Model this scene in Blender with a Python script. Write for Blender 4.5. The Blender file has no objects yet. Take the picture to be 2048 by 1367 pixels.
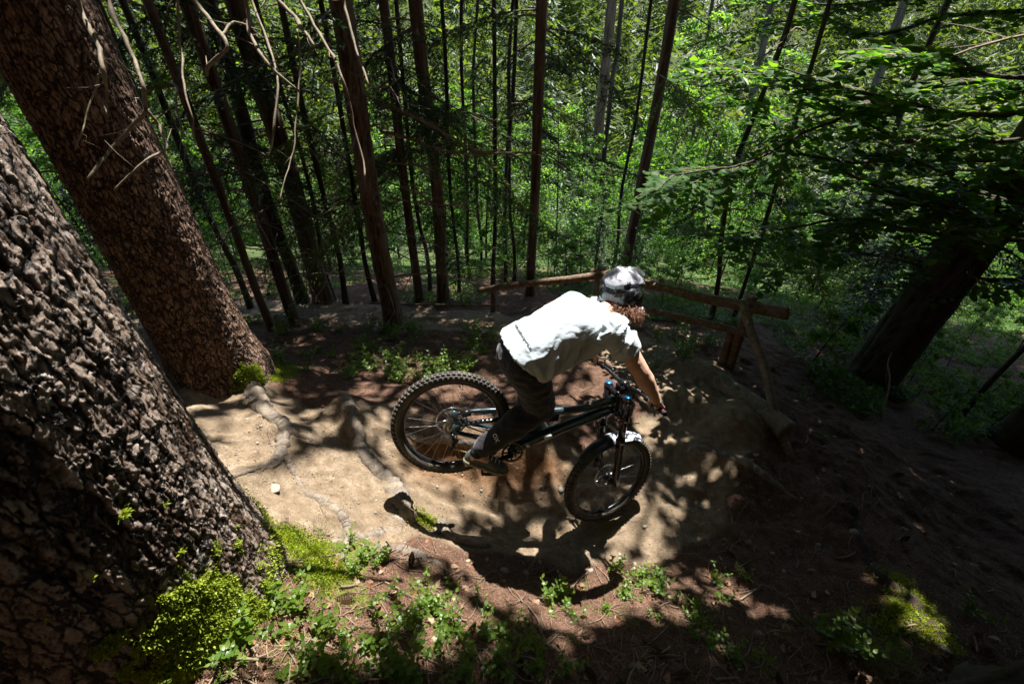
import bpy, bmesh, math, random
import numpy as np
from mathutils import Vector, Matrix
from mathutils.bvhtree import BVHTree

rng = np.random.default_rng(7)
random.seed(7)
R_ = math.radians
scene = bpy.context.scene
coll = scene.collection

# ------------------------------------------------------------------ camera
F_PX = 910.0            # focal length in pixels of the 2048 px wide photograph (16 mm lens)
H = 3.15                # camera height above the trail under the front wheel
TILT = R_(36.8)
CT, ST = math.cos(TILT), math.sin(TILT)
CAM = np.array([0.0, 0.0, H])
cam_d = bpy.data.cameras.new('camera')
cam_d.sensor_width = 36.0
cam_d.lens = 36.0 * F_PX / 2048.0
cam_d.clip_start = 0.05
cam_d.clip_end = 1000.0
cam = bpy.data.objects.new('camera', cam_d)
cam.location = (0, 0, H)
cam.rotation_euler = (math.pi / 2 - TILT, 0, 0)
coll.objects.link(cam)
scene.camera = cam

# ------------------------------------------------------------------ sky and sun
SUN_EL = R_(66)
SUN_H = np.array([0.35, 0.937])
SUN_H = SUN_H / np.linalg.norm(SUN_H)
SUN = np.array([SUN_H[0] * math.cos(SUN_EL), SUN_H[1] * math.cos(SUN_EL), math.sin(SUN_EL)])
world = bpy.data.worlds.new('World')
scene.world = world
world.use_nodes = True
wn = world.node_tree
for n in list(wn.nodes):
    wn.nodes.remove(n)
sky = wn.nodes.new('ShaderNodeTexSky')
sky.sky_type = 'NISHITA'
sky.sun_disc = False
sky.sun_elevation = SUN_EL
sky.sun_rotation = math.atan2(SUN_H[0], SUN_H[1])
bg = wn.nodes.new('ShaderNodeBackground')
bg.inputs[1].default_value = 0.085
wo = wn.nodes.new('ShaderNodeOutputWorld')
wn.links.new(sky.outputs[0], bg.inputs[0])
wn.links.new(bg.outputs[0], wo.inputs[0])
sun_d = bpy.data.lights.new('sun', 'SUN')
sun_d.energy = 5.0
sun_d.angle = R_(0.53)
sun_d.color = (1.0, 0.97, 0.925)
sun = bpy.data.objects.new('sun', sun_d)
sun.rotation_euler = Vector(SUN).to_track_quat('Z', 'Y').to_euler()
sun.location = (4, 8, 30)
coll.objects.link(sun)

scene.view_settings.view_transform = 'Standard'
scene.view_settings.look = 'None'
scene.view_settings.exposure = 1.6
scene.view_settings.gamma = 1.0
scene.cycles.use_denoising = True
scene.cycles.max_bounces = 6
scene.cycles.diffuse_bounces = 3
scene.cycles.glossy_bounces = 2
scene.cycles.transmission_bounces = 4
scene.cycles.transparent_max_bounces = 4
scene.cycles.caustics_reflective = False
scene.cycles.caustics_refractive = False
scene.cycles.sample_clamp_indirect = 6.0

# ------------------------------------------------------------------ pixels to rays
def ray(px, py):
    u = (px - 1024.0) / F_PX
    v = (py - 683.5) / F_PX
    return np.array([u, CT - v * ST, -ST - v * CT])

def P(px, py, w):
    return CAM + w * ray(px, py)

def atz(px, py, z):
    r = ray(px, py)
    return CAM + r * ((z - H) / r[2])

def proj(p):
    d = np.atleast_2d(p) - CAM
    w = d[:, 1] * CT - d[:, 2] * ST
    v = -d[:, 1] * ST - d[:, 2] * CT
    return np.stack([1024 + F_PX * d[:, 0] / w, 683.5 + F_PX * v / w, w], -1)

# ------------------------------------------------------------------ noise
def _hash(ix, iy, iz, seed):
    h = (ix * 374761393 + iy * 668265263 + iz * 2147483647 + seed * 974634777) & 0xFFFFFFFF
    h = ((h ^ (h >> 13)) * 1274126177) & 0xFFFFFFFF
    h = ((h ^ (h >> 16)) * 2246822519) & 0xFFFFFFFF
    return ((h ^ (h >> 15)) & 0xFFFFFF) / float(0xFFFFFF)

def vnoise(p, seed=0):
    """value noise in 3-D, about -1..1"""
    p = np.asarray(p, float)
    i = np.floor(p).astype(np.int64)
    f = p - i
    f = f * f * f * (f * (f * 6 - 15) + 10)
    out = 0
    for dx in (0, 1):
        wx = f[:, 0] if dx else 1 - f[:, 0]
        for dy in (0, 1):
            wy = f[:, 1] if dy else 1 - f[:, 1]
            for dz in (0, 1):
                wz = f[:, 2] if dz else 1 - f[:, 2]
                out = out + wx * wy * wz * _hash(i[:, 0] + dx, i[:, 1] + dy, i[:, 2] + dz, seed)
    return out * 2 - 1

def fbm(p, octaves=4, seed=0, gain=0.5):
    p = np.asarray(p, float)
    a, s, t = 1.0, 0.0, 0.0
    for o in range(octaves):
        s = s + a * vnoise(p * (2.03 ** o) + 17.3 * o, seed + o)
        t += a
        a *= gain
    return s / t

def worley(p, seed=0, full=False):
    """distance to the nearest and to the second nearest cell point"""
    p = np.asarray(p, float)
    i = np.floor(p).astype(np.int64)
    d1 = np.full(len(p), 9.0)
    d2 = np.full(len(p), 9.0)
    dz_ = np.zeros(len(p)); idc = np.zeros(len(p))
    for dx in (-1, 0, 1):
        for dy in (-1, 0, 1):
            for dz in (-1, 0, 1):
                c = i + np.array([dx, dy, dz])
                q = np.stack([c[:, k] + _hash(c[:, 0], c[:, 1], c[:, 2], seed + 11 * k) for k in range(3)], -1)
                d = np.sqrt(((q - p) ** 2).sum(1))
                near = d < d1
                d2 = np.where(near, d1, np.minimum(d2, d))
                d1 = np.where(near, d, d1)
                if full:
                    dz_ = np.where(near, p[:, 2] - q[:, 2], dz_)
                    idc = np.where(near, _hash(c[:, 0], c[:, 1], c[:, 2], seed + 77), idc)
    if full:
        return d1, d2, dz_, idc
    return d1, d2

def sstep(a, b, x):
    t = np.clip((np.asarray(x, float) - a) / (b - a), 0, 1)
    return t * t * (3 - 2 * t)

def unit(v):
    v = np.asarray(v, float)
    return v / max(np.linalg.norm(v), 1e-9)

# ------------------------------------------------------------------ mesh building
class MB:
    def __init__(self):
        self.v, self.q, self.t, self.n = [], [], [], 0
    def add(self, v, q=None, t=None):
        v = np.asarray(v, float).reshape(-1, 3)
        if q is not None and len(q):
            self.q.append(np.asarray(q, np.int64).reshape(-1, 4) + self.n)
        if t is not None and len(t):
            self.t.append(np.asarray(t, np.int64).reshape(-1, 3) + self.n)
        self.v.append(v)
        self.n += len(v)
        return self
    def arrays(self):
        v = np.concatenate(self.v) if self.v else np.zeros((0, 3))
        q = np.concatenate(self.q) if self.q else np.zeros((0, 4), np.int64)
        t = np.concatenate(self.t) if self.t else np.zeros((0, 3), np.int64)
        return v, q, t
    def mesh(self, name, mat, smooth=True, offset=(0, 0, 0), attrs=None):
        v, q, t = self.arrays()
        me = bpy.data.meshes.new(name)
        v = v - np.asarray(offset, float)
        nq, nt = len(q), len(t)
        me.vertices.add(len(v))
        me.vertices.foreach_set('co', v.astype(np.float32).ravel())
        me.loops.add(nq * 4 + nt * 3)
        me.loops.foreach_set('vertex_index', np.concatenate([q.ravel(), t.ravel()]).astype(np.int32))
        me.polygons.add(nq + nt)
        st = np.concatenate([np.arange(nq) * 4, nq * 4 + np.arange(nt) * 3]).astype(np.int32)
        me.polygons.foreach_set('loop_start', st)
        me.update(calc_edges=True)
        me.validate()
        if smooth:
            me.shade_smooth()
        if attrs:
            for k, a in attrs.items():
                at = me.attributes.new(k, 'FLOAT', 'POINT')
                at.data.foreach_set('value', np.asarray(a, np.float32))
        if mat is not None:
            me.materials.append(mat)
        return me

def link(name, me, parent=None, loc=(0, 0, 0)):
    o = bpy.data.objects.new(name, me)
    o.location = loc
    coll.objects.link(o)
    if parent is not None:
        o.parent = parent
    return o

def tag(o, label=None, cat=None, group=None, kind=None):
    if label: o['label'] = label
    if cat: o['category'] = cat
    if group: o['group'] = group
    if kind: o['kind'] = kind
    return o

def thing(name, label, cat, loc, group=None):
    o = bpy.data.objects.new(name, None)
    o.empty_display_size = 0.1
    o.location = [float(c) for c in loc]
    coll.objects.link(o)
    return tag(o, label, cat, group)

def part(name, mb, mat, parent, smooth=True, kind=None, attrs=None, world=True, base=None):
    """mb in world coordinates; the parent is a thing at its base, or a part of that thing"""
    root = parent
    while root.parent is not None:
        root = root.parent
    off = np.array(root.location) if world else (0, 0, 0)
    o = link(name, mb.mesh(name, mat, smooth, off, attrs), parent)
    if kind: o['kind'] = kind
    return o

def copy_tree(o, parent=None):
    c = o.copy()
    coll.objects.link(c)
    c.parent = parent
    for ch in list(o.children):
        copy_tree(ch, c)
    return c

def frames(pts):
    pts = np.asarray(pts, float)
    t = np.gradient(pts, axis=0)
    t /= np.maximum(np.linalg.norm(t, axis=1, keepdims=True), 1e-9)
    a = np.array([0, 0, 1.0]) if abs(t[0][2]) < 0.9 else np.array([1.0, 0, 0])
    n = unit(a - t[0] * (a @ t[0]))
    N, Bn = [], []
    for k in range(len(pts)):
        n = unit(n - t[k] * (n @ t[k]))
        N.append(n)
        Bn.append(np.cross(t[k], n))
    return t, np.array(N), np.array(Bn)

def tube(mb, pts, rad, sides=8, cap=True, squash=1.0):
    pts = np.asarray(pts, float)
    n = len(pts)
    rad = np.broadcast_to(np.asarray(rad, float), (n,))
    t, N, Bn = frames(pts)
    a = np.arange(sides) * 2 * math.pi / sides
    v = pts[:, None] + rad[:, None, None] * (np.cos(a)[None, :, None] * N[:, None] * squash + np.sin(a)[None, :, None] * Bn[:, None])
    i = np.arange(n - 1)[:, None] * sides
    j = np.arange(sides)[None]
    j2 = (j + 1) % sides
    q = np.stack([i + j, i + j2, i + sides + j2, i + sides + j], -1).reshape(-1, 4)
    v = v.reshape(-1, 3)
    tr = []
    if cap:
        v = np.concatenate([v, pts[:1], pts[-1:]])
        jj = np.arange(sides)
        tr = np.concatenate([np.stack([(jj + 1) % sides, jj, np.full(sides, n * sides)], -1),
                             np.stack([(n - 1) * sides + jj, (n - 1) * sides + (jj + 1) % sides, np.full(sides, n * sides + 1)], -1)])
    mb.add(v, q, tr)
    return mb

def spline(pts, m):
    """Catmull-Rom through the points, m samples"""
    pts = np.asarray(pts, float)
    n = len(pts)
    if n < 3:
        s = np.linspace(0, 1, m)[:, None]
        return pts[0] * (1 - s) + pts[-1] * s
    e = np.concatenate([[2 * pts[0] - pts[1]], pts, [2 * pts[-1] - pts[-2]]])
    u = np.linspace(0, n - 1 - 1e-6, m)
    k = u.astype(int)
    f = (u - k)[:, None]
    p0, p1, p2, p3 = e[k], e[k + 1], e[k + 2], e[k + 3]
    return 0.5 * (2 * p1 + (p2 - p0) * f + (2 * p0 - 5 * p1 + 4 * p2 - p3) * f ** 2 + (3 * p1 - p0 - 3 * p2 + p3) * f ** 3)

def box(mb, c, ax, hs):
    c = np.asarray(c, float)
    ax = np.asarray(ax, float)
    s = np.array([[-1, -1, -1], [1, -1, -1], [1, 1, -1], [-1, 1, -1], [-1, -1, 1], [1, -1, 1], [1, 1, 1], [-1, 1, 1]], float) * np.asarray(hs, float)
    mb.add(c + s @ ax, [[0, 3, 2, 1], [4, 5, 6, 7], [0, 1, 5, 4], [1, 2, 6, 5], [2, 3, 7, 6], [3, 0, 4, 7]])
    return mb

def ellipsoid(mb, c, ax, r, nu=20, nv=12):
    th = np.arange(nu) * 2 * math.pi / nu
    ph = np.linspace(0, math.pi, nv + 1)[1:-1]
    s = np.stack([np.outer(np.sin(ph), np.cos(th)), np.outer(np.sin(ph), np.sin(th)), np.outer(np.cos(ph), np.ones(nu))], -1).reshape(-1, 3)
    s = np.concatenate([s, [[0, 0, 1]], [[0, 0, -1]]])
    v = np.asarray(c) + (s * np.asarray(r, float)) @ np.asarray(ax, float)
    m = nv - 1
    i = np.arange(m - 1)[:, None] * nu
    j = np.arange(nu)[None]
    j2 = (j + 1) % nu
    q = np.stack([i + j, i + nu + j, i + nu + j2, i + j2], -1).reshape(-1, 4)
    jj = np.arange(nu)
    t = np.concatenate([np.stack([np.full(nu, m * nu), jj, (jj + 1) % nu], -1),
                        np.stack([np.full(nu, m * nu + 1), (m - 1) * nu + (jj + 1) % nu, (m - 1) * nu + jj], -1)])
    mb.add(v, q, t)
    return mb

def capsule(mb, a, b, ra, rb, sides=14):
    """tapered capsule with round ends"""
    a, b = np.asarray(a, float), np.asarray(b, float)
    d = unit(b - a)
    pts, rad = [], []
    for k in range(5):
        f = math.radians(5 + 85 * k / 4)
        pts.append(a - d * ra * math.cos(f)); rad.append(ra * math.sin(f))
    for k in range(5):
        f = math.radians(90 - 85 * k / 4)
        pts.append(b + d * rb * math.cos(f)); rad.append(rb * math.sin(f))
    return tube(mb, pts, rad, sides)

def remeshed(mb, voxel, smooth_iter=4, smooth_fac=0.5):
    """one continuous skin round overlapping closed volumes -> vertex and face arrays"""
    me = mb.mesh('tmp', None)
    o = bpy.data.objects.new('tmp', me)
    coll.objects.link(o)
    m = o.modifiers.new('r', 'REMESH')
    m.mode = 'VOXEL'
    m.voxel_size = voxel
    if smooth_iter:
        s = o.modifiers.new('s', 'SMOOTH')
        s.iterations = smooth_iter
        s.factor = smooth_fac
    dg = bpy.context.evaluated_depsgraph_get()
    e = o.evaluated_get(dg)
    m2 = e.to_mesh()
    nv = len(m2.vertices)
    v = np.empty(nv * 3, np.float32)
    m2.vertices.foreach_get('co', v)
    nr = np.empty(nv * 3, np.float32)
    m2.vertices.foreach_get('normal', nr)
    polys = [tuple(p.vertices) for p in m2.polygons]
    q = np.array([p for p in polys if len(p) == 4], np.int64).reshape(-1, 4)
    t = np.array([p for p in polys if len(p) == 3], np.int64).reshape(-1, 3)
    e.to_mesh_clear()
    bpy.data.objects.remove(o)
    bpy.data.meshes.remove(me)
    return v.reshape(-1, 3).astype(float), nr.reshape(-1, 3).astype(float), q, t

# ------------------------------------------------------------------ materials
def srgb(h):
    h = h.lstrip('#')
    c = [int(h[i:i + 2], 16) / 255 for i in (0, 2, 4)]
    return tuple((x / 12.92 if x <= 0.04045 else ((x + 0.055) / 1.055) ** 2.4) for x in c) + (1,)

class NT:
    def __init__(self, name):
        self.m = bpy.data.materials.new(name)
        self.m.use_nodes = True
        self.t = self.m.node_tree
        for n in list(self.t.nodes):
            self.t.nodes.remove(n)
        self.out = self.t.nodes.new('ShaderNodeOutputMaterial')
    def n(self, kind, **kw):
        n = self.t.nodes.new(kind)
        for k, v in kw.items():
            setattr(n, k, v)
        return n
    def l(self, a, b):
        self.t.links.new(a, b)
    def setin(self, sock, val):
        if hasattr(val, 'is_linked') or isinstance(val, bpy.types.NodeSocket):
            self.l(val, sock)
        else:
            sock.default_value = val
    def coord(self, kind='Object'):
        return self.n('ShaderNodeTexCoord').outputs[kind]
    def mapping(self, vec, scale=(1, 1, 1)):
        m = self.n('ShaderNodeMapping')
        m.inputs['Scale'].default_value = scale
        self.l(vec, m.inputs[0])
        return m.outputs[0]
    def noise(self, vec, scale, detail=4, rough=0.6, dist=0.0):
        n = self.n('ShaderNodeTexNoise')
        n.inputs['Scale'].default_value = scale
        n.inputs['Detail'].default_value = detail
        n.inputs['Roughness'].default_value = rough
        n.inputs['Distortion'].default_value = dist
        self.l(vec, n.inputs['Vector'])
        return n.outputs['Fac']
    def voronoi(self, vec, scale, feature='F1', out='Distance', rnd=1.0):
        n = self.n('ShaderNodeTexVoronoi', feature=feature)
        n.inputs['Scale'].default_value = scale
        n.inputs['Randomness'].default_value = rnd
        self.l(vec, n.inputs['Vector'])
        return n.outputs[out]
    def ramp(self, fac, stops):
        n = self.n('ShaderNodeValToRGB')
        e = n.color_ramp.elements
        while len(e) < len(stops):
            e.new(0.5)
        for el, (p, c) in zip(e, stops):
            el.position = p
            el.color = c if len(c) == 4 else tuple(c) + (1,)
        self.l(fac, n.inputs[0])
        return n.outputs[0]
    def mix(self, fac, a, b, blend='MIX'):
        n = self.n('ShaderNodeMix', data_type='RGBA', blend_type=blend)
        self.setin(n.inputs[0], fac)
        self.setin(n.inputs[6], a)
        self.setin(n.inputs[7], b)
        return n.outputs[2]
    def math(self, op, a, b=0.0, c=0.0, clamp=False):
        n = self.n('ShaderNodeMath', operation=op, use_clamp=clamp)
        self.setin(n.inputs[0], a)
        self.setin(n.inputs[1], b)
        self.setin(n.inputs[2], c)
        return n.outputs[0]
    def rng(self, v, a, b, c=0.0, d=1.0):
        n = self.n('ShaderNodeMapRange', interpolation_type='SMOOTHSTEP')
        self.setin(n.inputs[0], v)
        n.inputs[1].default_value = a
        n.inputs[2].default_value = b
        n.inputs[3].default_value = c
        n.inputs[4].default_value = d
        return n.outputs[0]
    def attr(self, name):
        return self.n('ShaderNodeAttribute', attribute_name=name).outputs['Fac']
    def bump(self, h, strength=0.5, dist=0.01, normal=None):
        n = self.n('ShaderNodeBump')
        n.inputs['Strength'].default_value = strength
        n.inputs['Distance'].default_value = dist
        self.l(h, n.inputs['Height'])
        if normal is not None:
            self.l(normal, n.inputs['Normal'])
        return n.outputs[0]
    def bsdf(self, color, rough=0.6, metallic=0.0, normal=None, spec=0.5, **kw):
        b = self.n('ShaderNodeBsdfPrincipled')
        self.setin(b.inputs['Base Color'], color)
        self.setin(b.inputs['Roughness'], rough)
        self.setin(b.inputs['Metallic'], metallic)
        b.inputs['Specular IOR Level'].default_value = spec
        for k, v in kw.items():
            self.setin(b.inputs[k], v)
        if normal is not None:
            self.l(normal, b.inputs['Normal'])
        return b.outputs[0]
    def done(self, shader):
        self.l(shader, self.out.inputs['Surface'])
        return self.m

def plain(name, col, rough=0.5, metallic=0.0, var=0.25, scale=30, bump=0.0, spec=0.5, **kw):
    n = NT(name)
    c = n.coord()
    f = n.noise(c, scale, 5)
    dark = tuple(x * (1 - var) for x in col[:3]) + (1,)
    light = tuple(min(1, x * (1 + var)) for x in col[:3]) + (1,)
    colr = n.ramp(f, [(0.3, dark), (0.7, light)])
    r = n.rng(n.noise(c, scale * 2.3, 3), 0.3, 0.7, max(0.03, rough - 0.1), min(1, rough + 0.1))
    nb = n.bump(n.noise(c, scale * 6, 4), bump, 0.002) if bump else None
    return n.done(n.bsdf(colr, r, metallic, nb, spec, **kw))

def leafmat(name, cols, trans=0.45, rough=0.42, tcol=None, spec=0.4, patch=3.0):
    n = NT(name)
    isl = n.n('ShaderNodeNewGeometry').outputs['Random Per Island']
    oi = n.n('ShaderNodeObjectInfo').outputs['Random']
    f = n.math('ADD', n.math('MULTIPLY', isl, 0.7), n.math('MULTIPLY', oi, 0.3))
    k = len(cols)
    col = n.ramp(f, [(0.08 + 0.84 * i / (k - 1), c) for i, c in enumerate(cols)])
    b = n.bsdf(col, rough, 0, None, spec)
    tr = n.n('ShaderNodeBsdfTranslucent')
    tcolr = n.mix(1.0, col, tcol or (1.9, 1.75, 0.55, 1), 'MULTIPLY')
    n.l(tcolr, tr.inputs[0])
    mx = n.n('ShaderNodeMixShader')
    mx.inputs[0].default_value = trans
    n.l(b, mx.inputs[1])
    n.l(tr.outputs[0], mx.inputs[2])
    return n.done(mx.outputs[0])
# ------------------------------------------------------------------ terrain
def far_z(x, y):
    x = np.asarray(x, float); y = np.asarray(y, float)
    d = np.log1p(np.exp(np.clip((y - 6.2) * 1.2, -40, 40))) / 1.2          # the slope falls away beyond the fence
    z = -0.45 - 0.44 * np.minimum(d, 46)
    z = z - 0.5 * 0.44 * np.clip(d - 46, 0, 16)
    z = z + 0.62 * np.clip(y - 78, 0, 90)                                   # the far side of the valley
    up = np.log1p(np.exp(np.clip((1.2 - y) * 2.0, -40, 40))) / 2.0
    z = z + 0.75 * np.minimum(up, 30)                                       # uphill behind the camera
    z = z - 0.16 * np.clip(x - 2.5, 0, 40)
    z = z + 0.05 * np.clip(-x - 4, 0, 40)
    return z

CTRL = [  # pixel of the photograph, height of the ground there
 (1215,1040,.015),(1310,1000,.03),(1400,930,.05),(1350,830,.04),(1400,760,.04),(1300,700,-.08),(1330,735,-.02),(1100,650,-.4),(1200,655,-.33),
 (1000,640,-.45),(850,630,-.52),(700,625,-.6),(560,622,-.62),(300,645,-.7),(789,652,-.42),(640,604,-.6),
 (600,700,.12),(650,760,.42),(560,720,.3),(800,690,-.02),(900,700,-.05),(850,750,.2),(1000,760,.1),(1100,760,.08),(1180,800,.08),(960,830,.3),(1060,830,.22),
 (440,750,.78),(350,760,.8),(540,770,.62),(600,800,.62),(700,800,.55),(660,880,.66),(760,880,.5),(830,860,.47),(910,872,.46),(1010,885,.36),
 (560,900,.84),(480,950,1.0),(650,1000,.78),(600,1050,.98),(530,1120,1.2),(740,990,.6),(800,1010,.5),(780,1060,.62),
 (860,965,.30),(950,985,.14),(1040,985,.07),(1100,960,.08),(1000,1020,.07),(1050,1070,.05),(900,1040,.2),(1130,1080,.05),
 (890,1080,.42),(960,1110,.34),(1100,1150,.2),(1250,1160,.14),(1000,1210,.52),(800,1210,.84),(650,1210,1.08),(560,1340,1.28),(420,1340,1.34),(300,1230,1.36),(100,1340,1.42),
 (900,1340,.9),(1200,1340,.66),(1200,1225,.38),(1350,1150,.1),(1500,1310,.46),(1500,1160,.16),(1400,1080,.04),(1600,1000,.04),(1560,1080,.06),
 (1700,950,.06),(1720,1080,.12),(1790,1200,.24),(1900,1320,.36),(1820,1040,-.12),(2000,1000,-.35),(2040,1330,.22),(1680,1300,.3),
 (1500,860,.2),(1450,790,.14),(1590,925,-.02),(1462,738,.02),(1600,780,-.22),(1680,860,-.12),(1740,755,-.55),(1900,860,-.6),(2030,760,-1.2),(1600,690,-.5),(1400,650,-.35),
]
_cx = np.array([np.append(atz(a, b, z)[:2], z) for a, b, z in CTRL])
_bx = []
for xx in np.linspace(-9, 11, 9):
    _bx += [(xx, 8.5), (xx, 11.0), (xx, -2.5)]
for yy in (-1, 1.5, 4, 6.5):
    _bx += [(-8.0, yy), (10.0, yy)]
_bx += [(-4.5, 2.0), (-5, 4.0), (-3.5, 0.5), (-1.5, -0.6), (0.5, -0.6), (3.0, -0.6), (5.5, 1.0), (6.5, 3.0)]
_bx = np.array(_bx, float)
_bz = far_z(_bx[:, 0], _bx[:, 1])
_bz[-8:] = [0.95, 0.1, 1.5, 1.75, 1.35, 0.8, -0.35, -1.1]
CX = np.concatenate([_cx, np.column_stack([_bx, _bz])])
def _phi(r2):
    return 0.5 * r2 * np.log(r2 + 1e-12)
_d2 = ((CX[:, None, :2] - CX[None, :, :2]) ** 2).sum(-1)
_n = len(CX)
_A = np.zeros((_n + 3, _n + 3))
_A[:_n, :_n] = _phi(_d2) + 0.012 * np.eye(_n)
_A[:_n, _n] = 1; _A[:_n, _n + 1:] = CX[:, :2]
_A[_n, :_n] = 1; _A[_n + 1:, :_n] = CX[:, :2].T
_W = np.linalg.solve(_A, np.append(CX[:, 2], [0, 0, 0]))

def near_z(x, y):
    out = np.empty(len(x))
    for a in range(0, len(x), 40000):
        xs, ys = x[a:a + 40000], y[a:a + 40000]
        r2 = (xs[:, None] - CX[None, :, 0]) ** 2 + (ys[:, None] - CX[None, :, 1]) ** 2
        out[a:a + 40000] = _phi(r2) @ _W[:_n] + _W[_n] + xs * _W[_n + 1] + ys * _W[_n + 2]
    return out

def seg_dist(x, y, pts):
    """distance of points to a polyline in the ground plane and the place along it"""
    best = np.full(len(x), 1e9)
    for a, b in zip(pts[:-1], pts[1:]):
        d = b - a
        t = np.clip(((x - a[0]) * d[0] + (y - a[1]) * d[1]) / (d @ d), 0, 1)
        best = np.minimum(best, np.hypot(x - a[0] - t * d[0], y - a[1] - t * d[1]))
    return best

def base_z(x, y):
    x = np.atleast_1d(np.asarray(x, float)); y = np.atleast_1d(np.asarray(y, float))
    zf = far_z(x, y) + 0.25 * fbm(np.stack([x * .25, y * .25, 0 * x], -1), 3, 5) * sstep(7, 14, y)
    ins = (x > -8) & (x < 10) & (y > -2.4) & (y < 10.5)
    z = zf.copy()
    if ins.any():
        zn = near_z(x[ins], y[ins])
        w = sstep(-8, -6, x[ins]) * (1 - sstep(8, 10, x[ins])) * sstep(-2.4, -1.4, y[ins]) * (1 - sstep(8.0, 10.5, y[ins]))
        z[ins] = zf[ins] * (1 - w) + zn * w
    return z

def hit(px, py):
    r = ray(px, py)
    w = np.concatenate([np.arange(0.8, 9, 0.01), np.arange(9, 160, 0.1)])
    p = CAM + w[:, None] * r
    below = p[:, 2] < base_z(p[:, 0], p[:, 1])
    k = int(np.argmax(below)) if below.any() else len(w) - 1
    return p[k]

TRAIL_PX = [(150,1010),(330,930),(520,900),(660,880),(800,930),(930,985),(1060,1020),(1220,1000),(1350,930),(1390,830),(1350,740),(1250,685),(1100,655),(900,640),(700,625),(450,622),(250,645)]
TRAIL = np.array([hit(*p)[:2] for p in TRAIL_PX])
TRAIL_W = 0.47
DIRT_X = np.array([hit(*p)[:2] for p in [(470,820),(600,960),(700,1000),(560,1010)]])

def trail_mask(x, y):
    n = fbm(np.stack([x * 2.2, y * 2.2, 0 * x], -1), 3, 21)
    d = seg_dist(x, y, TRAIL) + 0.16 * n
    m = 1 - sstep(TRAIL_W - .1, TRAIL_W + .16, d)
    d2 = seg_dist(x, y, DIRT_X) + 0.12 * n
    return np.maximum(m, 1 - sstep(.3, .5, d2))

STEP = np.array([hit(*p)[:2] for p in [(850,905),(930,925),(1010,930),(1090,925)]])   # the eroded face under the rear wheel

RIDGES = [(np.array([hit(*q)[:2] for q in pl]), hgt_, wd_) for pl, hgt_, wd_ in (
    ([(470,745),(494,761),(519,806),(544,845),(572,867),(610,884)], .075, .13), ([(572,868),(566,915),(533,942),(480,970)], .05, .11),
    ([(697,811),(708,853),(720,895),(747,936),(783,967),(805,1025)], .085, .12), ([(617,995),(650,1008),(683,1033)], .03, .07), ([(1380,905),(1450,905),(1550,962)], .03, .08))]
SEAT = [None]
def ground_z(x, y):
    x = np.atleast_1d(np.asarray(x, float)); y = np.atleast_1d(np.asarray(y, float))
    z = base_z(x, y)
    near = 1 - sstep(6, 12, np.hypot(x, y))
    p = np.stack([x, y, 0 * x], -1)
    m = trail_mask(x, y)
    z = z + near * (0.062 * fbm(p * 2.4, 2, 3) * (1 + .4 * m) + .018 * fbm(p * 7.5, 2, 6) + .016 * m * (1 - np.abs(fbm(p * np.array([4., 7., 1.]) + 3, 3, 14)))  + (0.010 + 0.012 * (1 - m)) * fbm(p * 14, 4, 9) + 0.0085 * fbm(p * 48, 3, 12, .65))
    z = z - 0.035 * m * near
    for pl, hgt_, wd_ in RIDGES:            # earth packed up along the buried roots
        z = z + hgt_ * np.exp(-((seg_dist(x, y, pl) + .02 * fbm(p * 9, 2, 71)) / wd_) ** 2)
    dr = seg_dist(x, y, TRAIL) + .05 * fbm(p * 2.0, 2, 61)
    brk = sstep(-.25, .2, fbm(p * 5.0, 2, 62))
    for off, wd, dep in ((.07, .030, .022), (.20, .026, .016), (.31, .022, .012)):       # worn tyre ruts with pushed-up rims
        e = (dr - off) / wd
        z = z + m * near * brk * dep * (-np.exp(-e * e) + .45 * np.exp(-(np.abs(e) - 1.9) ** 2 * 2))
    if SEAT[0] is not None:          # the ground is packed down to meet the front tyre
        z = z + (.016 - SEAT[0]) * np.exp(-(((x - .735) ** 2 + (y - 1.97) ** 2) / .16 ** 2))
    ds = seg_dist(x, y, STEP)
    z = z - 0.10 * np.exp(-(ds / 0.10) ** 2) * (0.7 + 0.5 * fbm(p * 9, 2, 31))
    return z

SEAT[0] = float(ground_z(.735, 1.97)[0])
def gz(x, y):
    return float(ground_z(x, y)[0])

def on_ground(px, py):
    h_ = hit(px, py)
    return np.array([h_[0], h_[1], gz(h_[0], h_[1])])

def grow(start, step, end, rate):
    out = [start]
    while out[-1] < end:
        step = min(step * rate, 6.0)
        out.append(out[-1] + step)
    return out
_gx = np.concatenate([-np.array(grow(2.6, .02, 160, 1.06))[::-1], np.arange(-2.58, 3.2, .0165), np.array(grow(3.21, .0165, 170, 1.05))])
_gy = np.concatenate([-np.array(grow(-.35, .02, 40, 1.1))[::-1], np.arange(.37, 4.3, .0155), np.array(grow(4.31, .0155, 165, 1.035))])
_X, _Y = np.meshgrid(_gx, _gy)
GXF, GYF = _X.ravel(), _Y.ravel()
GZF = ground_z(GXF, GYF)
ny, nx = _X.shape
_i = (np.arange(ny - 1)[:, None] * nx + np.arange(nx - 1)[None]).ravel()

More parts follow.
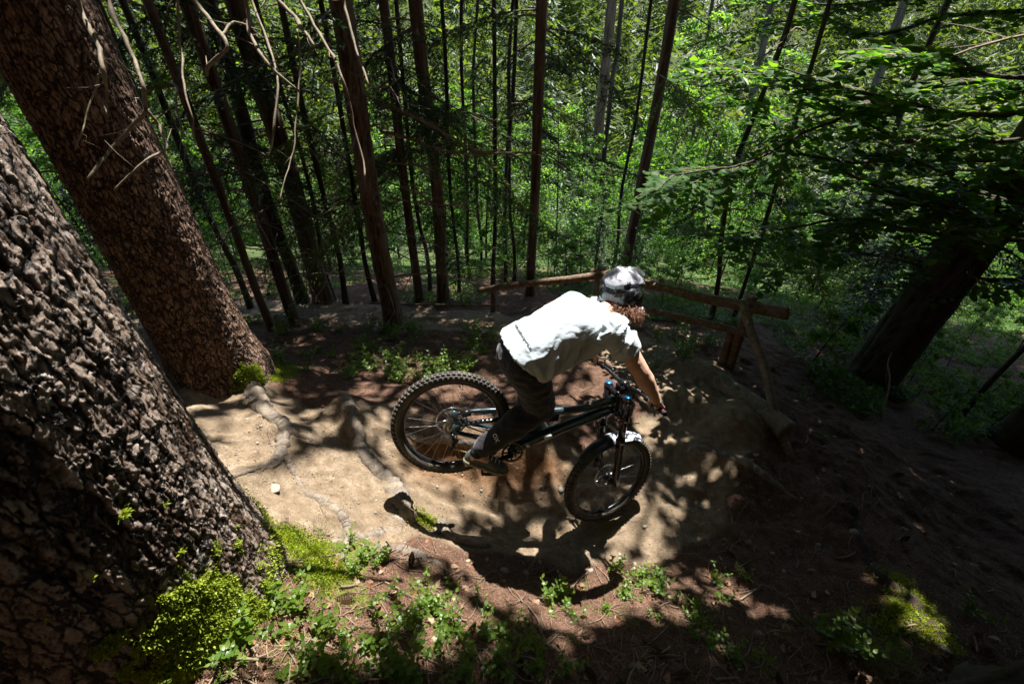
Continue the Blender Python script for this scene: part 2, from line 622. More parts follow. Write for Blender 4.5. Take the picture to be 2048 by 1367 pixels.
# masks carried by the ground: worn trail, moss, raw orange soil, far meadow green
_tm = trail_mask(GXF, GYF)
MOSS = [(hit(640,1110)[:2], .22), (hit(560,1075)[:2], .12), (hit(700,1190)[:2], .10), (hit(560,740)[:2], .2), (hit(470,735)[:2], .2),
        (hit(1820,1220)[:2], .16), (hit(1850,1275)[:2], .15), (hit(1770,1150)[:2], .10), (hit(420,1230)[:2], .15), (hit(1760,1290)[:2], .2), (hit(600,1310)[:2], .1)]
_mm = np.zeros(len(GXF))
_mn = fbm(np.stack([GXF * 5, GYF * 5, 0 * GXF], -1), 4, 41)
for c, r in MOSS:
    d = np.hypot(GXF - c[0], GYF - c[1]) + .12 * r / .2 * _mn
    _mm = np.maximum(_mm, 1 - sstep(r * .6, r * 1.15, d))
_or = np.exp(-(seg_dist(GXF, GYF, STEP) / .17) ** 2)
_fg = sstep(7.5, 11, GYF + 1.5 * _mn)

def ground_mat():
    n = NT('ground_soil')
    c = n.coord()
    tm, mm, orr, fg = n.attr('trail'), n.attr('moss'), n.attr('rawsoil'), n.attr('green')
    big = n.noise(c, 1.7, 3)
    mid = n.noise(c, 14, 4, .65)
    fine = n.noise(c, 130, 2, .7)
    grit = n.voronoi(c, 170)
    dirt = n.ramp(mid, [(.28, (.145, .098, .06)), (.5, (.26, .19, .12)), (.72, (.39, .305, .21))])
    dirt = n.mix(n.rng(grit, .0, .25, .55, 0.0), dirt, (.5, .43, .33, 1))
    dirt = n.mix(n.rng(fine, .55, .72), dirt, (.15, .10, .06, 1))
    dirt = n.mix(n.rng(big, .4, .65, 0, .45), dirt, (.21, .155, .10, 1))
    st = n.n('ShaderNodeTexNoise'); st.inputs['Scale'].default_value = 60; st.inputs['Detail'].default_value = 3; st.inputs['Distortion'].default_value = 2.2
    n.l(c, st.inputs['Vector'])
    lit = n.ramp(st.outputs['Fac'], [(.3, (.045, .022, .014)), (.48, (.125, .066, .042)), (.6, (.21, .12, .08)), (.75, (.32, .21, .14))])
    lit = n.mix(n.rng(mid, .42, .62, 0, .7), lit, (.07, .04, .024, 1))
    moss = n.ramp(n.noise(c, 120, 2, .75), [(.3, (.045, .07, .008)), (.55, (.13, .17, .02)), (.75, (.24, .27, .05))])
    raw = n.ramp(mid, [(.3, (.10, .038, .012)), (.7, (.26, .12, .045))])
    edge = n.math('ADD', tm, n.math('MULTIPLY', n.math('SUBTRACT', fine, .5), .9))
    col = n.mix(n.rng(edge, .3, .62), lit, dirt)
    col = n.mix(n.math('MULTIPLY', orr, .85), col, raw)
    me = n.math('ADD', mm, n.math('MULTIPLY', n.math('SUBTRACT', st.outputs['Fac'], .5), 1.2))
    col = n.mix(n.rng(me, .35, .62), col, moss)
    gcol = n.ramp(n.noise(c, 2.4, 3, .7), [(.3, (.02, .026, .009)), (.55, (.05, .075, .018)), (.75, (.10, .12, .03))])
    scree = n.rng(n.noise(n.mapping(c, (.055, .012, .01)), 1.0, 3), .60, .66)
    farm = n.rng(n.n('ShaderNodeSeparateXYZ').outputs[1], 74, 84)
    sep = [x for x in n.t.nodes if x.type == 'SEPXYZ'][0]
    n.l(c, sep.inputs[0])
    gcol = n.mix(n.math('MULTIPLY', scree, farm), gcol, (.42, .42, .4, 1))
    col = n.mix(fg, col, gcol)
    hgt = n.math('ADD', n.math('MULTIPLY', fine, .6), n.math('ADD', n.math('MULTIPLY', st.outputs['Fac'], .8), n.math('MULTIPLY', grit, -.35)))
    nb = n.bump(hgt, 1.0, .014)
    return n.done(n.bsdf(col, .9, 0, nb, .25))

M_GROUND = ground_mat()
_mb = MB().add(np.stack([GXF, GYF, GZF], -1), np.stack([_i, _i + 1, _i + nx + 1, _i + nx], -1))
ground = link('ground', _mb.mesh('ground', M_GROUND, True, (0, 0, 0), dict(trail=_tm, moss=_mm, rawsoil=_or, green=_fg)))
tag(ground, 'brown forest slope with a worn dirt trail', 'ground', kind='structure')
# ------------------------------------------------------------------ bicycle
BO = np.array([-.373, 1.9574, H - 2.1041])                       # rear axle
BA = np.array([[.8549, .055, -.5159], [-.1803, .9638, -.1962], [.4864, .2607, .8339]])   # forward, left, up of the bicycle
WBASE, HEAD = 1.26, R_(63)
UPA = np.array([-math.cos(HEAD), 0, math.sin(HEAD)])
FWA = np.array([math.sin(HEAD), 0, math.cos(HEAD)])
P0 = np.array([WBASE, 0, 0]) - .05 * FWA
STEER = R_(15.2)
def Bk(p):
    return BO + np.atleast_2d(p) @ BA
def Sk(p):
    p = np.atleast_2d(p) - P0
    k = UPA
    r = p * math.cos(STEER) + np.cross(np.broadcast_to(k, p.shape), p) * math.sin(STEER) + (p @ k)[:, None] * k * (1 - math.cos(STEER))
    return Bk(r + P0)
def xf(mb, fn):
    v, q, t = mb.arrays()
    o = MB()
    o.add(fn(v), q, t)
    return o

M_FRAME = plain('frame_paint', (.018, .040, .050), .2, 0, .35, 6, spec=.6, **{'Coat Weight': .6, 'Coat Roughness': .08})
M_BLACK = plain('black_alloy', (.012, .012, .013), .32, .3, .3, 40)
M_FORK = plain('fork_black', (.014, .011, .012), .14, .2, .3, 10, **{'Coat Weight': .5})
M_RUBBER = plain('tyre_rubber', (.045, .042, .038), .75, 0, .45, 40, .5)
def tyre_mat():
    n = NT('dusty_tyre')
    c = n.coord()
    f = n.noise(c, 9, 5, .7)
    col = n.ramp(f, [(.3, (.028, .026, .025)), (.55, (.075, .066, .055)), (.75, (.17, .145, .11))])
    return n.done(n.bsdf(col, .7, 0, n.bump(n.noise(c, 220, 3), .4, .002), .4))
M_TYRE = tyre_mat()
M_RIM = plain('rim_alloy', (.03, .03, .032), .3, .6, .5, 12)
M_STEEL = plain('steel', (.42, .41, .4), .3, 1.0, .2, 60)
M_GOLD = plain('chain_gold', (.45, .33, .17), .35, 1.0, .3, 60)
M_BLUE = plain('cap_blue', (.03, .22, .55), .25, .7, .15, 30)
M_GRIP = plain('grip_maroon', (.05, .008, .02), .6, 0, .4, 80, .6)
M_GLINT = plain('glint_white', (.75, .77, .78), .4, 0, .1, 30)

bike = thing('mountain_bike', 'black downhill mountain bike with dual crown fork dropping nose down on the dirt trail', 'bicycle',
             Sk([WBASE, 0, -.37])[0])

def ring_loft(mb, prof, n=96):
    """closed profile (radius, lateral) swept round the axle"""
    prof = np.asarray(prof, float)
    m = len(prof)
    a = np.arange(n) * 2 * math.pi / n
    v = np.stack([prof[None, :, 0] * np.cos(a)[:, None], np.broadcast_to(prof[None, :, 1], (n, m)), prof[None, :, 0] * np.sin(a)[:, None]], -1)
    i = np.arange(n)[:, None]
    j = np.arange(m)[None]
    q = np.stack([i * m + j, i * m + (j + 1) % m, ((i + 1) % n) * m + (j + 1) % m, ((i + 1) % n) * m + j], -1).reshape(-1, 4)
    mb.add(v.reshape(-1, 3), q)
    return mb

def build_wheel(name, cx, fn, rear):
    F = lambda m: xf(m, lambda v: fn(v + np.array([cx, 0, 0])))
    w = part(name, F(hubmb(rear)), M_BLACK, bike)
    ty = MB()
    a = np.linspace(0, 2 * math.pi, 20, endpoint=False)
    ring_loft(ty, np.stack([.333 + .030 * np.cos(a) * np.where(np.cos(a) > 0, .93, 1), .031 * np.sin(a)], -1), 120)
    nk = 72
    for k in range(nk):
        th = 2 * math.pi * k / nk
        for lat, hl, tl, dth in ((-.0095, .0072, .0095, 0), (.0095, .0072, .0095, 0), (-.027, .0052, .0085, .5), (.027, .0052, .0085, .5), (-.0185, .0045, .006, .5), (.0185, .0045, .006, .5)):
            t2 = th + dth * 2 * math.pi / nk
            er = np.array([math.cos(t2), 0, math.sin(t2)]); et = np.array([-math.sin(t2), 0, math.cos(t2)]); ey = np.array([0, 1., 0])
            rr = .333 + .028 * math.sqrt(max(0, 1 - (lat / .033) ** 2)) + .004
            tilt = lat / .033 * .8
            er2 = er * math.cos(tilt) + ey * math.sin(tilt); ey2 = ey * math.cos(tilt) - er * math.sin(tilt)
            box(ty, er * rr + ey * lat, [et, ey2, er2], (tl, hl, .0055))
    part('tyre', F(ty), M_TYRE, w, smooth=False)
    rm = MB()
    ring_loft(rm, [(.314, -.017), (.314, .017), (.306, .018), (.292, .010), (.288, 0), (.292, -.010), (.306, -.018)], 96)
    part('rim', F(rm), M_RIM, w)
    sp = MB()
    for k in range(28):
        s = 1 if k % 2 else -1
        th = 2 * math.pi * k / 28
        th2 = th + (.55 if (k // 2) % 2 else -.55)
        tube(sp, [[.026 * math.cos(th2), s * .028, .026 * math.sin(th2)], [.29 * math.cos(th), s * .004, .29 * math.sin(th)]], .0011, 4, False)
    part('spokes', F(sp), M_STEEL, w, kind='stuff')
    ro = MB()
    ring_loft(ro, [(.1, .036), (.1, .038), (.084, .038), (.084, .036)], 48)
    for k in range(6):
        th = k * math.pi / 3
        tube(ro, [[.02 * math.cos(th), .037, .02 * math.sin(th)], [.086 * math.cos(th + .5), .037, .086 * math.sin(th + .5)]], .0035, 4)
    part('brake_rotor', F(ro), M_STEEL, w)
    if rear:
        cs = MB()
        for k in range(7):
            r0 = .026 + .005 * k
            ring_loft(cs, [(r0, -.052 + .005 * k), (r0, -.050 + .005 * k), (.018, -.050 + .005 * k), (.018, -.052 + .005 * k)], 36)
            for j in range(18):
                th = 2 * math.pi * j / 18
                box(cs, [r0 * math.cos(th), -.051 + .005 * k, r0 * math.sin(th)], [[math.cos(th), 0, math.sin(th)], [0, 1, 0], [-math.sin(th), 0, math.cos(th)]], (.003, .001, .0022))
        part('cassette', F(cs), M_STEEL, w, smooth=False)
    return w

def hubmb(rear):
    h = MB()
    tube(h, [[0, -.075, 0], [0, -.06, 0], [0, -.06, 0], [0, -.032, 0], [0, -.03, 0], [0, -.026, 0], [0, 0, 0], [0, .026, 0], [0, .03, 0], [0, .032, 0], [0, .06, 0], [0, .075, 0]],
         [.009, .009, .012, .014, .03, .03, .016, .03, .03, .014, .012, .009], 20)
    return h

build_wheel('wheel', 0, Bk, True)
build_wheel('wheel', WBASE, Sk, False)

# frame ----------------------------------------------------------------
def bt(pts, rad, sides=14, squash=1.0, m=None):
    mb = MB()
    p = np.asarray(pts, float)
    r = np.asarray(rad, float)
    if m:
        pp = spline(p, m)
        r = np.interp(np.linspace(0, 1, m), np.linspace(0, 1, len(r)), r) if r.ndim else r
        p = pp
    return tube(mb, p, r, sides, True, squash)
ht = lambda s, f=0, y=0: P0 + UPA * s + FWA * f + np.array([0, y, 0])
BB = np.array([.44, 0, -.02])
fr = MB()
tube(fr, [ht(.585), ht(.60), ht(.70), ht(.715)], [.030, .026, .026, .030], 18)                         # head tube
tube(fr, spline([ht(.615, -.012), [.80, 0, .39], [.60, 0, .165], [.50, 0, .045], BB + [0, 0, .0]], 16), np.interp(np.linspace(0, 1, 16), [0, .15, .6, 1], [.034, .042, .046, .040]), 16, True, .85)   # down tube
tube(fr, spline([ht(.69, -.015), [.72, 0, .43], [.50, 0, .315], [.37, 0, .27]], 14), np.interp(np.linspace(0, 1, 14), [0, .5, 1], [.029, .026, .022]), 14)  # top tube
tube(fr, [BB, [.40, 0, .14], [.37, 0, .32], [.345, 0, .395]], [.034, .026, .021, .019], 14)              # seat tube
tube(fr, [BB - [0, .045, 0], BB + [0, .045, 0]], .029, 18)                                              # bottom bracket shell
box(fr, [.56, 0, .30], [[.93, 0, .36], [0, 1, 0], [-.36, 0, .93]], (.05, .014, .03))                     # shock mount gusset
frame = part('frame', xf(fr, Bk), M_FRAME, bike)
for (x0, z0, dx) in ((.60, .172, .026), (.51, .062, .011)):  # white patches put in as painted sun glints on the down tube
    dc = MB()
    box(dc, [x0, -.040, z0 + .004], [[.67, 0, .74], [0, 1, 0], [-.74, 0, .67]], (dx, .0075, .015))
    part('painted_glint', xf(dc, Bk), M_GLINT, frame, smooth=False)
sw = MB()
for s in (-1, 1):
    tube(sw, spline([[0, s * .072, 0], [.12, s * .07, .012], [.3, s * .055, .035], [.415, s * .04, .075]], 12), np.interp(np.linspace(0, 1, 12), [0, .2, 1], [.014, .015, .018]), 10)
    tube(sw, spline([[0, s * .07, .015], [.03, s * .068, .06], [.2, s * .056, .16], [.36, s * .035, .235]], 12), np.interp(np.linspace(0, 1, 12), [0, .2, 1], [.012, .012, .015]), 10)
    box(sw, [.005, s * .072, .02], [[1, 0, 0], [0, 1, 0], [0, 0, 1]], (.025, .006, .035))
tube(sw, [[.415, -.045, .075], [.415, .045, .075]], .02, 12)
tube(sw, [[.36, -.04, .235], [.36, .04, .235]], .016, 12)
part('swingarm', xf(sw, Bk), M_FRAME, bike)
sh = MB()
tube(sh, [[.37, 0, .235], [.42, 0, .25]], .012, 10)
hel = np.linspace(0, 1, 90)
coilp = np.stack([.43 + .16 * hel, .028 * np.sin(hel * 2 * math.pi * 7), .255 + .05 * hel + .028 * np.cos(hel * 2 * math.pi * 7)], -1)
tube(sh, coilp, .0055, 6)
tube(sh, [[.42, 0, .25], [.60, 0, .307]], .013, 12)
part('shock_absorber', xf(sh, Bk), M_BLACK, bike)
# fork ----------------------------------------------------------------
fk = MB()
for s, z0, z1 in ((.595, .57, .62), (.728, .715, .745)):
    box(fk, ht(s), [UPA, FWA, [0, 1, 0]], (.014, .024, .05))
    for y in (-.1, .1):
        tube(fk, [ht(s - .016, .0, y), ht(s + .016, .0, y)], .031, 18)
        box(fk, ht(s, .0, y * .6), [UPA, FWA, [0, 1, 0]], (.011, .018, .045))
tube(fk, [ht(.56), ht(.745)], .018, 14)
fork = part('fork', xf(fk, Sk), M_FORK, bike)
for y in (-.1, .1):
    st = MB()
    tube(st, [ht(.40, 0, y), ht(.75, 0, y)], .0255, 20)
    part('stanchion', xf(st, Sk), M_FORK, fork)
    lw = MB()
    tube(lw, [ht(.0, .045, y * .78), ht(.02, .05, y * .86), ht(.06, .035, y * .97), ht(.12, .012, y), ht(.40, 0, y), ht(.415, 0, y), ht(.415, 0, y), ht(.43, 0, y)],
         [.014, .020, .024, .028, .0285, .031, .033, .031], 18)
    part('fork_leg', xf(lw, Sk), M_FORK, fork)
    tc = MB()
    tube(tc, [ht(.745, 0, y), ht(.756, 0, y), ht(.762, 0, y)], [.024, .024, .018], 18)
    part('top_cap', xf(tc, Sk), M_BLUE, fork)
cr = MB()
box(cr, ht(.395, .045, 0), [UPA, FWA, [0, 1, 0]], (.02, .010, .085))
part('fork_arch', xf(cr, Sk), M_FORK, fork)
def guard_mat():
    n = NT('mudguard_print')
    c = n.coord()
    f = n.noise(c, 13, 2, .4, 1.5)
    col = n.ramp(f, [(.44, (.62, .66, .72)), (.5, (.62, .66, .72)), (.52, (.03, .03, .045)), (.6, (.03, .03, .045)), (.63, (.5, .53, .6))])
    col = n.mix(n.attr('flap'), col, (.012, .012, .016, 1))
    return n.done(n.bsdf(col, .35, 0))
mg = MB()
na, nb_ = 40, 9
aa = np.linspace(R_(84), R_(164), na)
bb_ = np.linspace(-1, 1, nb_)
V = []
for a in aa:
    wd = .062 * (1 - .35 * abs((a - R_(122)) / R_(42)) ** 2)
    for b in bb_:
        rr = .392 - .030 * b * b
        V.append([WBASE + rr * math.cos(a), wd * b, rr * math.sin(a)])
V = np.array(V)
ii = (np.arange(na - 1)[:, None] * nb_ + np.arange(nb_ - 1)[None]).ravel()
qq = np.stack([ii, ii + 1, ii + nb_ + 1, ii + nb_], -1)
V2 = V.copy(); V2[:, [0, 2]] = (V[:, [0, 2]] - [WBASE, 0]) * .994 + [WBASE, 0]
mg.add(V, qq).add(V2, qq[:, ::-1])
_fl = np.repeat(sstep(R_(122), R_(125), aa), nb_)
part('mudguard', xf(mg, Sk), guard_mat(), bike, attrs=dict(flap=np.concatenate([_fl, _fl])))
# cockpit -------------------------------------------------------------
BAR_Y = .39
def bar_pt(y):
    a = abs(y)
    rise = .02 * float(sstep(.05, .2, a))
    back = .02 * float(sstep(.1, .39, a))
    return ht(.79 + rise, .04 - back, y)
hb = MB()
ys = np.linspace(-BAR_Y, BAR_Y, 41)
tube(hb, [bar_pt(y) for y in ys], [.0159 if abs(y) < .06 else max(.0111, .0159 - (abs(y) - .06) * .04) for y in ys], 14)
hbar = part('handlebar', xf(hb, Sk), M_BLACK, bike)
sm = MB()
for y in (-.022, .022):
    box(sm, ht(.765, .03, y), [UPA, FWA, [0, 1, 0]], (.022, .03, .012))
tube(sm, [ht(.79, .04, -.034), ht(.79, .04, .034)], .023, 16)
part('stem', xf(sm, Sk), M_BLACK, bike)
for s in (-1, 1):
    g = MB()
    gy = np.linspace(.262, .392, 27)
    tube(g, [bar_pt(s * y) for y in gy], [.0155 + (.0012 if k % 2 else 0) + (.002 if k in (0, 26) else 0) for k in range(27)], 16)
    gp = part('grip', xf(g, Sk), M_GRIP, hbar)
    e = MB()
    tube(e, [bar_pt(s * .392), bar_pt(s * .392) + np.array([0, s * .006, 0])], [.0165, .012], 14)
    part('bar_end', xf(e, Sk), M_BLACK, hbar)
    bl = MB()
    c0 = bar_pt(s * .225)
    tube(bl, [c0 + np.array([0, s * .012, 0]), c0 - np.array([0, s * .012, 0])], .019, 14)
    tube(bl, spline([c0 + FWA * .02, c0 + FWA * .035 + np.array([0, -s * .03, 0]), c0 + FWA * .03 + np.array([0, -s * .085, 0])], 6), [.010, .012, .012, .011, .010, .008], 10)
    tube(bl, spline([c0 + FWA * .035, c0 + FWA * .052 - UPA * .012 + np.array([0, s * .035, 0]), c0 + FWA * .052 - UPA * .02 + np.array([0, s * .085, 0])], 8), np.linspace(.007, .005, 8), 8)
    part('brake_lever', xf(bl, Sk), M_BLACK, hbar)
    cb = MB()
    tube(cb, spline([bar_pt(s * .14) + FWA * .03, bar_pt(s * .09) + FWA * .08 + UPA * .01, ht(.70, .11, s * .03), ht(.60, .06, s * .05)], 20), .0026, 6)
    part('brake_hose', xf(cb, Sk), M_BLACK, bike)
# saddle, drivetrain -----------------------------------------------------
sd = MB()
st_x = np.linspace(0, 1, 16)
cen = np.stack([.14 + .27 * st_x, 0 * st_x, .485 + .012 * np.cos(st_x * 5)], -1)
nv_ = 14
for k, c in enumerate(cen):
    wv = np.interp(st_x[k], [0, .12, .35, .6, .95, 1], [.03, .07, .066, .03, .018, .008])
    hv = np.interp(st_x[k], [0, .1, .9, 1], [.008, .026, .020, .008])
    a = np.arange(nv_) * 2 * math.pi / nv_
    sd.add(np.stack([np.full(nv_, c[0]), wv * np.cos(a), c[2] + hv * np.sin(a)], -1))
k = (np.arange(15)[:, None] * nv_ + 0 * np.arange(nv_)[None]); j = np.arange(nv_)[None]
sd.q.append(np.stack([k + j, k + (j + 1) % nv_, k + nv_ + (j + 1) % nv_, k + nv_ + j], -1).reshape(-1, 4))
part('saddle', xf(sd, Bk), M_BLACK, bike)
po = MB(); tube(po, [[.35, 0, .38], [.315, 0, .465]], .0155, 12)
part('seat_post', xf(po, Bk), M_BLACK, bike)
CRANK = R_(222)
cd = np.array([math.cos(CRANK), 0, math.sin(CRANK)])
ck = MB()
ring_loft(ck, [(.070, -.050), (.070, -.047), (.058, -.047), (.058, -.050)], 64)
for j in range(34):
    th = 2 * math.pi * j / 34
    box(ck, [.0715 * math.cos(th), -.0485, .0715 * math.sin(th)], [[math.cos(th), 0, math.sin(th)], [0, 1, 0], [-math.sin(th), 0, math.cos(th)]], (.003, .0013, .003))
for j in range(4):
    th = j * math.pi / 2 + .4
    tube(ck, [[.015 * math.cos(th), -.0485, .015 * math.sin(th)], [.06 * math.cos(th), -.0485, .06 * math.sin(th)]], .006, 6)
ring = part('chainring', xf(ck, lambda v: Bk(v + BB)), M_BLACK, bike, smooth=False)
PED = {}
for s, d in ((-1, cd), (1, -cd)):
    am = MB()
    tube(am, [BB + [0, s * .07, 0], BB + [0, s * .075, 0] + d * .08, BB + [0, s * .08, 0] + d * .168, BB + [0, s * .08, 0] + d * .176], [.019, .014, .016, .010], 12)
    part('crank_arm', xf(am, Bk), M_BLACK, bike)
    c = BB + np.array([0, s * .135, 0]) + d * .17
    PED[s] = Bk(c)[0]
    # pedals stay level with the ground across the slope of the bike
    fx = np.array([.93, 0, .37]); fz = np.array([-.37, 0, .93])
    pd = MB()
    for f in (-.046, .046):
        box(pd, c + fx * f, [fx, [0, 1, 0], fz], (.006, .048, .009))
    for f in (-.046, 0, .044):
        box(pd, c + np.array([0, f, 0]), [fx, [0, 1, 0], fz], (.046, .007, .008))
    tube(pd, [c - np.array([0, s * .055, 0]), c + np.array([0, s * .05, 0])], .008, 10)
    for f in (-.044, .044):
        for g_ in (-.04, 0, .04):
            tube(pd, [c + fx * f + np.array([0, g_, 0]) - fz * .014, c + fx * f + np.array([0, g_, 0]) + fz * .014], .0022, 5)
    part('pedal', xf(pd, Bk), M_BLACK, bike, smooth=False)
ch = MB()
lo = [[.44 + .072 * math.cos(a), -.0485, -.02 + .072 * math.sin(a)] for a in np.linspace(R_(100), R_(-95), 24)]
lo += [[.2, -.045, -.125], [.06, -.04, -.14], [.04, -.04, -.115], [.065, -.04, -.075], [.045, -.04, -.03]]
lo += [[.045 * math.cos(a), -.04, .045 * math.sin(a)] for a in np.linspace(R_(-60), R_(-265), 16)]
lo += [[.44 - .012, -.0485, -.02 + .071]]
lo = np.array(lo)
d_ = np.concatenate([[0], np.cumsum(np.linalg.norm(np.diff(lo, axis=0), axis=1))])
npt = int(d_[-1] / .0127)
cp = np.stack([np.interp(np.linspace(0, d_[-1], npt), d_, lo[:, k]) for k in range(3)], -1)
for a, b in zip(cp[:-1], cp[1:]):
    e = unit(b - a); up_ = np.array([-e[2], 0, e[0]])
    box(ch, (a + b) / 2, [e, [0, 1, 0], up_], (.0055, .0032, .0038))
part('chain', xf(ch, Bk), M_GOLD, bike, smooth=False)
dr = MB()
tube(dr, [[0, -.085, -.01], [.02, -.085, -.04], [.045, -.075, -.06]], .013, 10)
for (x, z) in ((.06, -.075), (.055, -.14)):
    ring_loft(dr2 := MB(), [(.018, -.043), (.018, -.037), (.004, -.037), (.004, -.043)], 18)
    v, q, t = dr2.arrays(); dr.add(v + [x, 0, z], q, t)
for y in (-.05, -.032):
    box(dr, [.057, y, -.107], [[0, 0, 1], [0, 1, 0], [1, 0, 0]], (.042, .002, .011))
part('derailleur', xf(dr, Bk), M_BLACK, bike, smooth=False)
cl = MB()
box(cl, [.06, .045, .085], [[.8, 0, .6], [0, 1, 0], [-.6, 0, .8]], (.03, .016, .018))
part('brake_caliper', xf(cl, Bk), M_BLACK, bike, smooth=False)
cl = MB(); box(cl, ht(.13, -.04, .07), [UPA, FWA, [0, 1, 0]], (.035, .018, .016))
part('brake_caliper', xf(cl, Sk), M_BLACK, bike, smooth=False)
# ------------------------------------------------------------------ rider
def skin_mat():
    n = NT('skin')
    c = n.coord()
    col = n.ramp(n.noise(c, 22, 5, .6), [(.3, (.56, .32, .22)), (.7, (.72, .45, .33))])
    return n.done(n.bsdf(col, .48, 0, n.bump(n.noise(c, 260, 3), .25, .002), .4, **{'Subsurface Weight': .08, 'Subsurface Radius': (.02, .008, .004), 'Subsurface Scale': .3}))
def cloth_mat(name, stops, scale, bump=.3, rough=.85, dist=1.0, sheen=.2):
    n = NT(name)
    c = n.coord()
    f = n.noise(c, scale, 3, .5, dist)
    col = n.ramp(f, stops)
    wv = n.noise(c, 900, 2)
    wr = n.noise(n.mapping(c, (1, 1, 2.2)), 26, 3, .5, .6)
    nb = n.bump(n.math('ADD', n.math('MULTIPLY', wr, 1.0), n.math('MULTIPLY', wv, .12)), bump, .012)
    return n.done(n.bsdf(col, rough, 0, nb, .2, **{'Sheen Weight': sheen}))
M_SKIN = skin_mat()
M_SHIRT = cloth_mat('white_cotton', [(.3, (.47, .545, .585)), (.7, (.54, .605, .64))], 4, .35)
M_PANTS = cloth_mat('camo_trousers', [(.36, (.008, .009, .011)), (.45, (.020, .020, .022)), (.56, (.028, .024, .030)), (.66, (.012, .012, .014))], 7, .45, .7, 1.5)
M_SOCK = plain('black_sock', (.012, .011, .016), .9, 0, .3, 60, .4)
M_SHOE = plain('shoe_grey_green', (.095, .105, .095), .7, 0, .25, 40, .4)
M_SOLE = plain('shoe_sole', (.22, .20, .14), .7, 0, .35, 40, .4)
M_INK = plain('print_black', (.02, .02, .025), .7, 0, .1, 30)
M_INKW = plain('print_white', (.75, .76, .78), .7, 0, .1, 30)
M_HAIR = plain('hair_auburn', (.16, .062, .026), .42, 0, .45, 25)
def helmet_mat():
    n = NT('helmet_shell')
    c = n.coord()
    f = n.noise(c, 11, 2, .45, 2.2)
    col = n.ramp(f, [(.36, (.02, .02, .026)), (.42, (.17, .15, .18)), (.5, (.52, .54, .6)), (.58, (.75, .78, .82)), (.64, (.11, .10, .13))])
    z = n.n('ShaderNodeSeparateXYZ')
    return n, c, col
def helmet_mat2():
    n = NT('helmet_shell')
    c = n.coord()
    f = n.noise(n.mapping(c, (1, .8, 1.6)), 10, 3, .55, .35)
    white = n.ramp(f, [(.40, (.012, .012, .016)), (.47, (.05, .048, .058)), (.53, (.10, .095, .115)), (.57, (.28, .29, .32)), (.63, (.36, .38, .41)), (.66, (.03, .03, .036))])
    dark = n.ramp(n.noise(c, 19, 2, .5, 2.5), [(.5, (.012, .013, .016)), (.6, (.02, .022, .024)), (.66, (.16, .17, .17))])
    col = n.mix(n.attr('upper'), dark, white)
    return n.done(n.bsdf(col, .25, 0, None, .5, **{'Coat Weight': .4}))

# joints ---------------------------------------------------------------
GRIP = {s: Sk(bar_pt(s * .325))[0] for s in (-1, 1)}
GAX = {s: unit(Sk(bar_pt(s * .39))[0] - Sk(bar_pt(s * .26))[0]) for s in (-1, 1)}
C7 = P(1206, 621, 2.47)
PEL = P(1042, 707, 2.52)
SPD = unit(C7 - PEL)
LAT = unit(np.array([-.16, .97, -.12]) - SPD * (np.array([-.16, .97, -.12]) @ SPD))     # rider's left
DOR = np.cross(SPD, LAT)
if DOR[2] < 0: DOR = -DOR
SH = {-1: P(1226, 655, 2.33), 1: C7 + LAT * .165 - SPD * .01 - DOR * .115}
EL = {-1: P(1281, 742, 2.42)}
WR = {-1: P(1312, 799, 2.575)}
mid_ = (SH[1] + GRIP[1]) / 2
WR[1] = GRIP[1] + np.array([-.035, .005, .085])
EL[1] = (SH[1] + WR[1]) / 2 + np.array([-.02, .14, .06])
HIP = {-1: PEL - LAT * .095 - DOR * .03, 1: PEL + LAT * .095 - DOR * .03}
KN = {-1: P(1080, 812, 2.71), 1: np.array([.17, 2.22, 1.25])}
FOOT_D = unit(np.array([.90, -.05, -.36]))
FOOT_U = unit(np.array([.36, .12, .92]) - FOOT_D * (np.array([.36, .12, .92]) @ FOOT_D))
SOLE = {s: PED[s] + FOOT_U * .016 for s in (-1, 1)}
ANK = {s: SOLE[s] - FOOT_D * .115 + FOOT_U * .095 for s in (-1, 1)}

person = thing('person', 'rider in white t-shirt, dark patterned trousers and helmet crouching over the black bike', 'person', PED[-1] - np.array([0, 0, .02]))

# body: one continuous skin -------------------------------------------------
bd = MB()
IDN = np.array([SPD, LAT, DOR])
for a, b, ra, rb in ((PEL - DOR * .03 + SPD * .03, PEL + (C7 - PEL) * .5, .10, .10), (PEL + (C7 - PEL) * .5, C7 - SPD * .08 - DOR * .05, .115, .11)):
    capsule(bd, a, b, ra, rb, 20)
HEADC = P(1243, 590, 2.60)
FACE = unit(np.array([.50, .76, -.50]))
HUP = unit(np.array([.02, .40, .94]) - FACE * (np.array([.02, .40, .94]) @ FACE))
HRT = np.cross(FACE, HUP)
HAX = np.array([FACE, HRT, HUP])
capsule(bd, C7 - SPD * .03 - DOR * .02, HEADC - HUP * .05 - FACE * .03, .060, .056, 18)
ellipsoid(bd, HEADC, HAX, (.098, .075, .115))
ellipsoid(bd, HEADC + FACE * .04 - HUP * .06, HAX, (.055, .055, .055))
capsule(bd, HEADC + FACE * .095 + HUP * .01, HEADC + FACE * .112 - HUP * .03, .010, .015, 10)
